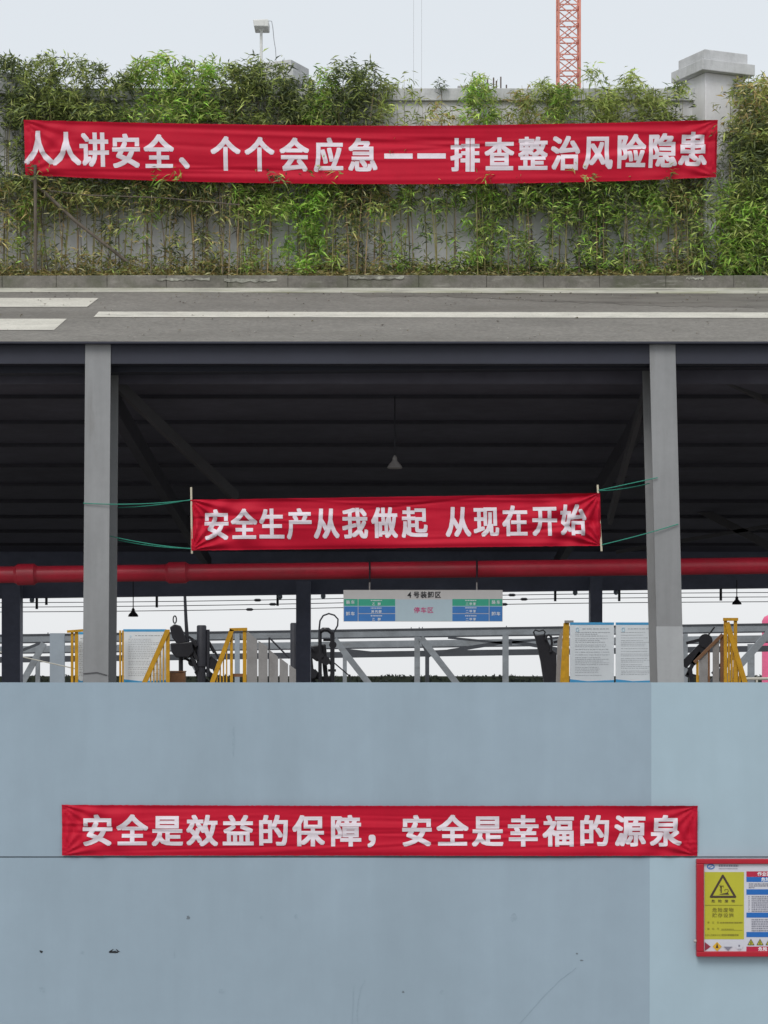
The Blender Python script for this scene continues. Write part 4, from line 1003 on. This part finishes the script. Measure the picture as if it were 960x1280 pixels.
# ------------------------------------------------------------------ bamboo along the boundary wall
PAL = {
    'g': [(0.349, 0.438, 0.110), (0.266, 0.335, 0.090), (0.459, 0.530, 0.149), (0.184, 0.233, 0.071), (0.404, 0.429, 0.149)],
    'b': [(0.266, 0.503, 0.070), (0.371, 0.620, 0.098), (0.476, 0.620, 0.142), (0.159, 0.287, 0.057)],
    'd': [(0.103, 0.138, 0.058), (0.137, 0.177, 0.079), (0.192, 0.226, 0.101), (0.061, 0.084, 0.041)],
    'y': [(0.608, 0.519, 0.213), (0.528, 0.405, 0.164), (0.608, 0.583, 0.315), (0.374, 0.269, 0.113), (0.374, 0.389, 0.113)],
}
def leaf(mb, p, d, ln, wd, col):
    side = d.cross(Vector((0, 0, 1)))
    if side.length < 1e-3: side = Vector((1, 0, 0))
    side.normalize()
    ax = random.uniform(-1.2, 1.2); up = side.cross(d)
    side = side * math.cos(ax) + up * math.sin(ax)
    m_ = p + d * ln * 0.42
    e = p + d * ln + Vector((0, 0, -0.22 * ln))
    mb.add([p, m_ - side * wd, e, m_ + side * wd], [(0, 1, 2, 3)]); mb.c.append(col)
def spray(mb, c, n, mix, scale, lim, br):
    th0 = random.uniform(0, 6.28)
    for _ in range(n):
        th = th0 + random.gauss(0, 1.1); el_ = random.gauss(0.05, 0.55)
        d = Vector((math.cos(th) * math.cos(el_), 0.6 * math.sin(th) * math.cos(el_) - 0.12, math.sin(el_))).normalized()
        p = c + Vector((random.gauss(0, .05), random.gauss(0, .04), random.gauss(0, .05)))
        if p.y > lim: p.y = lim - random.uniform(0, .1)
        k = random.choice(mix); col = random.choice(PAL[k]); f = random.uniform(0.75, 1.3) * br
        leaf(mb, p, d, random.uniform(0.10, 0.21) * scale, random.uniform(0.0105, 0.018) * scale, tuple(x * f for x in col))
PXM = 45.0 / F                      # metres in a photo pixel along the planting
def bamboo(px, top, hw, up_d, mid_d, low_d, mix, label, ncul=5, low_mix=None, front=False, culm='culm', lift=0.0):
    """one clump: culms from the soil, sprays of narrow leaves in three storeys (above, at and below the top banner)"""
    bD = 46.15
    base = P(px, 0, bD); base.z = soil_z(bD)
    t = thing('bamboo', base, label, 'bamboo', 'bamboo clumps along the boundary wall')
    tips = []
    for i in range(ncul):
        x0 = px + random.uniform(-.75, .75) * hw; y0 = bD + random.uniform(-.22, .25); yt = top + random.uniform(4, 60) if i else top + 4
        b = P(x0, 0, y0); b.z = soil_z(y0) - 0.03
        lean = random.gauss(0, .55) * hw; pts = []
        for k in range(6):
            s_ = k / 5; q = P(x0 + lean * s_ ** 1.4 + random.uniform(-2.2, 2.2) * s_, 0, y0 + 0.05 * s_)
            q.z = b.z + (P(0, yt, y0).z - b.z) * s_; pts.append(q)
        m_ = random.choice((culm, culm, 'culm_dry', 'twig'))
        MB().tube(pts, [r_ * random.uniform(.65, 1.15) for r_ in (0.012, 0.0115, 0.010, 0.008, 0.006, 0.003)], 6).build('culm', M[m_], t, smooth=True)
        tips.append(pts)
    tw = MB()
    for _ in range(7):                       # side twigs and snapped dry canes
        pts = random.choice(tips); q = pts[random.randint(0, 3)].lerp(pts[4], random.random() * .5)
        e = q + Vector((random.gauss(0, .22), random.uniform(-.12, .05), random.uniform(.05, .45)))
        if e.y > 46.5: e.y = 46.5
        tw.tube([q, q.lerp(e, .5) + Vector((0, 0, .03)), e], [.005, .004, .002], 5)
    tw.build('twig', M['twig'], t)
    mb = MB()
    def storey(ya, yb, dens, mx, fr_lim, wide=1.0, fr=False, br=1.0):
        n = max(0, int(dens * 4.2 * (yb - ya) * 2 * hw / 30.0 / 7))
        # clumps: sprays gather round a few centres so that gaps and dense knots both occur
        cen = [(px + random.uniform(-1, 1) * hw * wide, random.uniform(ya, yb), random.uniform(0.5, 1.45)) for _ in range(max(2, int((yb - ya) * hw / 260)))]
        for _ in range(n):
            if random.random() < 0.62 and cen:
                cx_, cy_, b_ = random.choice(cen); x = random.gauss(cx_, hw * .22); y = random.gauss(cy_, 7)
            else:
                b_ = random.uniform(.6, 1.2); pts = random.choice(tips)
                y = random.uniform(ya, yb); kz = P(0, y, bD).z
                s_ = min(max((kz - pts[0].z) / max(pts[-1].z - pts[0].z, .1), 0), 1); q = pts[min(int(s_ * 5), 4)]
                x = 480 + q.x / q.y * F + random.gauss(0, hw * .45)
            if not (ya - 6 < y < yb + 6): continue
            if y < top: continue
            # the crown narrows towards its tip
            if y < top + 30:
                k = (y - top + 4) / 34.0
                if abs(x - px) > hw * (0.25 + 0.95 * k): x = px + random.uniform(-1, 1) * hw * (0.25 + .8 * k)
            dd = random.uniform(45.86, 46.5) if not fr else random.uniform(45.62, 45.8)
            spray(mb, P(x, y, dd), random.randint(5, 9), mx, random.uniform(.8, 1.2), fr_lim, b_)
    storey(top, 152, up_d * 0.85, mix, 99 if top < 105 else 46.5)
    storey(140, 236, max(mid_d * .35, .3), mix, 46.5)
    storey(226, 264, mid_d, low_mix or mix, 46.5)
    storey(258, 338, low_d * 0.62, low_mix or mix, 46.5)
    if front: storey(212, 224, 0.55, mix, 46.5, .5, fr=True)
    if mb.v: mb.build('foliage', M['leaf'], t)
    return t
ORD = ['', 'first', 'second', 'third', 'fourth', 'fifth', 'sixth', 'seventh', 'eighth', 'ninth', 'tenth', 'eleventh', 'twelfth', 'thirteenth', 'fourteenth', 'fifteenth', 'sixteenth', 'seventeenth', 'eighteenth']
def beh(a, s='', b=None):
    if b: return f'{s} bamboo rising between the {ORD[a]} and {ORD[b]} characters of the top banner'
    return f'{s} bamboo rising behind the {ORD[a]} character of the top banner'
B = [
    (-22, 80, 24, 2.6, 2.2, 1.6, 'dg', 'dark bamboo at the far left end of the boundary wall', 5, 'gyd'),
    (8, 72, 22, 2.4, 2.2, 1.3, 'ddg', 'dark leafy bamboo in front of the pillar left of the top banner', 5, 'gyd'),
    (36, 78, 20, 2.3, 2.0, 1.0, 'gd', 'mid green bamboo beside the upright stake at the banner end', 5, 'gyb'),
    (62, 66, 26, 3.0, 2.2, 0.6, 'ggd', beh(2, 'tall grey green', 1), 6, 'ydg'),
    (92, 68, 26, 3.0, 2.4, 0.5, 'ggd', beh(3, 'tall bushy'), 6, 'ydg'),
    (122, 82, 20, 2.6, 2.2, 0.5, 'gd', beh(3, 'shorter', 4), 4, 'ydg'),
    (150, 92, 20, 2.4, 2.4, 0.9, 'gd', beh(4, 'low olive'), 5, 'ydgd'),
    (178, 78, 22, 2.6, 2.2, 0.9, 'gb', beh(4, 'fresh green', 5), 5, 'ydgb'),
    (204, 70, 24, 2.9, 2.2, 0.7, 'gb', beh(5, 'pointed bright'), 6, 'ydgd'),
    (236, 78, 24, 2.9, 2.2, 0.7, 'gbd', beh(5, 'broad', 6), 6, 'ydgd'),
    (264, 74, 20, 2.6, 2.2, 1.1, 'gb', beh(6, 'feathery green'), 5, 'gyd'),
    (290, 82, 20, 2.8, 2.0, 0.7, 'gd', beh(6, 'thin stemmed', 7), 6, 'ydgd'),
    (316, 70, 24, 3.0, 2.2, 0.9, 'ggd', beh(7, 'tall dense'), 6, 'bg'),
    (344, 76, 24, 3.0, 2.4, 1.2, 'gdd', beh(7, 'dark dense', 8), 6, 'bg'),
    (374, 96, 22, 2.8, 2.2, 3.2, 'gd', beh(8, 'bright bushy footed'), 6, 'bb'),
    (402, 82, 22, 2.7, 2.2, 1.1, 'gb', beh(9, 'light green'), 5, 'gb'),
    (430, 74, 24, 2.7, 2.2, 1.2, 'ddg', beh(9, 'dark topped', 10), 6, 'gyd'),
    (458, 78, 20, 2.2, 2.0, 0.7, 'ddg', beh(10, 'greyish slender'), 5, 'ydgd'),
    (484, 100, 18, 1.5, 1.6, 0.7, 'g', 'sparse bamboo rising behind the first dash of the top banner', 4, 'ydgb'),
    (512, 92, 20, 0.35, 1.5, 0.7, 'g', 'thin wispy bamboo rising between the two dashes of the top banner', 4, 'gdb'),
    (540, 128, 18, 0.8, 1.3, 0.5, 'gy', 'low sparse bamboo rising behind the second dash of the top banner', 3, 'gdb'),
    (566, 134, 16, 0.6, 1.4, 0.4, 'gy', beh(11, 'short stunted'), 3, 'gdb'),
    (598, 94, 17, 2.5, 2.2, 2.0, 'gb', beh(11, 'upright lone', 12), 5, 'gb'),
    (612, 118, 14, 2.0, 2.0, 2.0, 'gb', beh(12, 'green low topped'), 5, 'bgd'),
    (650, 112, 20, 1.6, 2.4, 1.3, 'gy', beh(13, 'olive loose'), 5, 'gdb'),
    (678, 102, 22, 2.4, 2.5, 1.2, 'gg', beh(13, 'full', 14), 5, 'gdb'),
    (706, 108, 22, 2.6, 2.6, 1.4, 'gb', beh(14, 'green leafy'), 6, 'gdb'),
    (738, 84, 20, 1.5, 2.6, 1.6, 'gg', beh(15, 'tall wispy topped'), 6, 'gdb'),
    (762, 100, 22, 2.0, 2.6, 1.6, 'gg', beh(15, 'arching', 16), 5, 'gdb'),
    (790, 88, 20, 1.5, 2.5, 1.2, 'gg', beh(16, 'loose twiggy'), 5, 'gdb'),
    (820, 116, 22, 2.0, 2.5, 1.6, 'g', beh(17, 'low rounded'), 5, 'gb'),
    (850, 104, 16, 1.6, 2.4, 1.5, 'gd', beh(18, 'narrow', 17), 5, 'gdy'),
    (874, 150, 14, 0.3, 2.2, 1.6, 'gd', beh(18, 'short leafy'), 4, 'gdy'),
]
for px, top, hw, u, m_, lo, mix, lab, nc, lm in B:
    bamboo(px, top, hw, u, m_, lo, mix, ' '.join(lab.split()), nc, lm, front=px in (36, 62, 204, 344, 402, 598, 738, 850))
def thicket(px, top, hw, mix, label, dens, bands):
    bD = 46.0; base = P(px, 0, bD); base.z = soil_z(bD)
    t = thing('bamboo', base, label, 'bamboo', 'bamboo clumps along the boundary wall'); mb = MB()
    for i in range(5):
        x0 = px + random.uniform(-.7, .7) * hw; a = P(x0, 0, bD + random.uniform(-.1, .3)); a.z = soil_z(bD) - .03
        b = P(x0 + random.uniform(-8, 8), top + random.uniform(8, 50), a.y)
        MB().tube([a, a.lerp(b, .5) + Vector((random.uniform(-.05, .05), 0, 0)), b], [0.016, 0.013, 0.005], 6).build('culm', M['culm'], t, smooth=True)
    for ya, yb, mx, dn in bands:
        for _ in range(int(dn * 3.6 * (yb - ya) * 2 * hw / 30 / 7)):
            y = random.uniform(max(ya, top), yb); k = min(1.0, (y - top + 6) / 40.0)
            x = px + random.gauss(0, .55) * hw * (0.35 + .65 * k)
            spray(mb, P(x, y, random.uniform(45.5, 46.45)), random.randint(5, 9), mx, random.uniform(.9, 1.3), 46.5, 1.0)
    mb.build('foliage', M['leaf'], t)
thicket(930, 102, 26, 'gd', 'dark reddish green bamboo thicket hugging the gate pillar', 3, ((102, 170, 'gyd', 2.0), (160, 230, 'ddg', 3.0), (225, 340, 'ggd', 2.6)))
thicket(960, 98, 28, 'gd', 'leafy bamboo thicket right of the gate pillar thicket', 3, ((98, 170, 'gy', 2.6), (160, 230, 'dg', 3.0), (225, 340, 'bgd', 3.0)))
thicket(912, 225, 22, 'bg', 'low fresh green bamboo at the foot of the gate pillar', 3, ((228, 270, 'gb', 2.0), (265, 342, 'bg', 2.2)))
thicket(874, 236, 14, 'gd', 'low leafy bamboo tucked against the left foot of the gate pillar', 3, ((236, 342, 'gdb', 1.5),))
thicket(940, 250, 26, 'bg', 'brightest low bamboo bush in front of the dark thickets', 3, ((255, 342, 'bb', 2.6),))
for px, lab in ((-68, 'bamboo beyond the far left thicket, tall and green'), (-116, 'bamboo beyond the far left thicket, thin and yellowish'), (-164, 'last bamboo toward the left end of the road')):
    bamboo(px, 78 + (px % 7) * 4, 24, 2.4, 2.2, 1.2, 'gd', lab, 5, 'gy')
thicket(1040, 94, 28, 'gd', 'bamboo thicket past the end of the gate pillar row', 3, ((98, 230, 'gd', 2.4), (225, 340, 'bgd', 2.4)))
thicket(990, 90, 26, 'gd', 'bamboo thicket nearest the end of the road beyond the gate pillar', 3, ((98, 230, 'gd', 2.6), (225, 340, 'bgd', 2.6)))
# a small self-sown plant on the coping, and another at the pillar
for px, y0, y1, lab, n in ((552, 120, 103, 'tiny tufted plant growing on the bare wall coping', 10), (892, 152, 136, 'small leafy sprig in front of the gate pillar above the banner corner', 12)):
    D = GW - 0.13; a = P(px, y0 + 12, D); b = P(px, y1 + 4, D)
    t = thing('sprig', a, lab, 'plant')
    MB().tube([a, b], [0.008, 0.005], 5).build('stem', M['twig'], t)
    mb = MB()
    for _ in range(n): spray(mb, P(px + random.gauss(0, 3), random.uniform(y1 - 1, y1 + 7), D), 5, 'd', .8, D, 1.0)
    mb.build('foliage', M['leaf'], t)
# litter of dry leaves and low weeds on the soil
mb = MB()
for i in range(14000):
    x = random.uniform(-8.2, 8.2); y = random.triangular(45.74, 46.58, 46.0); th = random.uniform(0, 6.28); el_ = random.gauss(0.12, 0.3)
    d = Vector((math.cos(th) * math.cos(el_), math.sin(th) * math.cos(el_), math.sin(el_)))
    k = random.choice('yyyyd'); f = random.uniform(.5, 1.05)
    leaf(mb, Vector((x, y, soil_z(y) + random.uniform(0.0, 0.10))), d, random.uniform(.09, .2), random.uniform(.008, .014), tuple(c_ * f for c_ in random.choice(PAL[k])))
tag(mb.build('leaf_litter', M['leaf']), kind='stuff')
mb = MB()
for i in range(1500):
    x = random.uniform(-8.2, 8.2); px = 480 + x / 46 * F
    if random.random() > (0.9 if px > 480 else 0.5): continue
    y = random.uniform(45.95, 46.45)
    spray(mb, Vector((x, y, soil_z(y) + abs(random.gauss(0, .17)) + .03)), random.randint(5, 9), ('gdb' if px > 480 else 'yyg') if random.random() < .7 else 'yyd', random.uniform(.7, 1.1), 46.55, .8)
tag(mb.build('undergrowth', M['leaf']), kind='stuff')
for o in list(COL.objects):
    if '_o' in o: del o['_o']
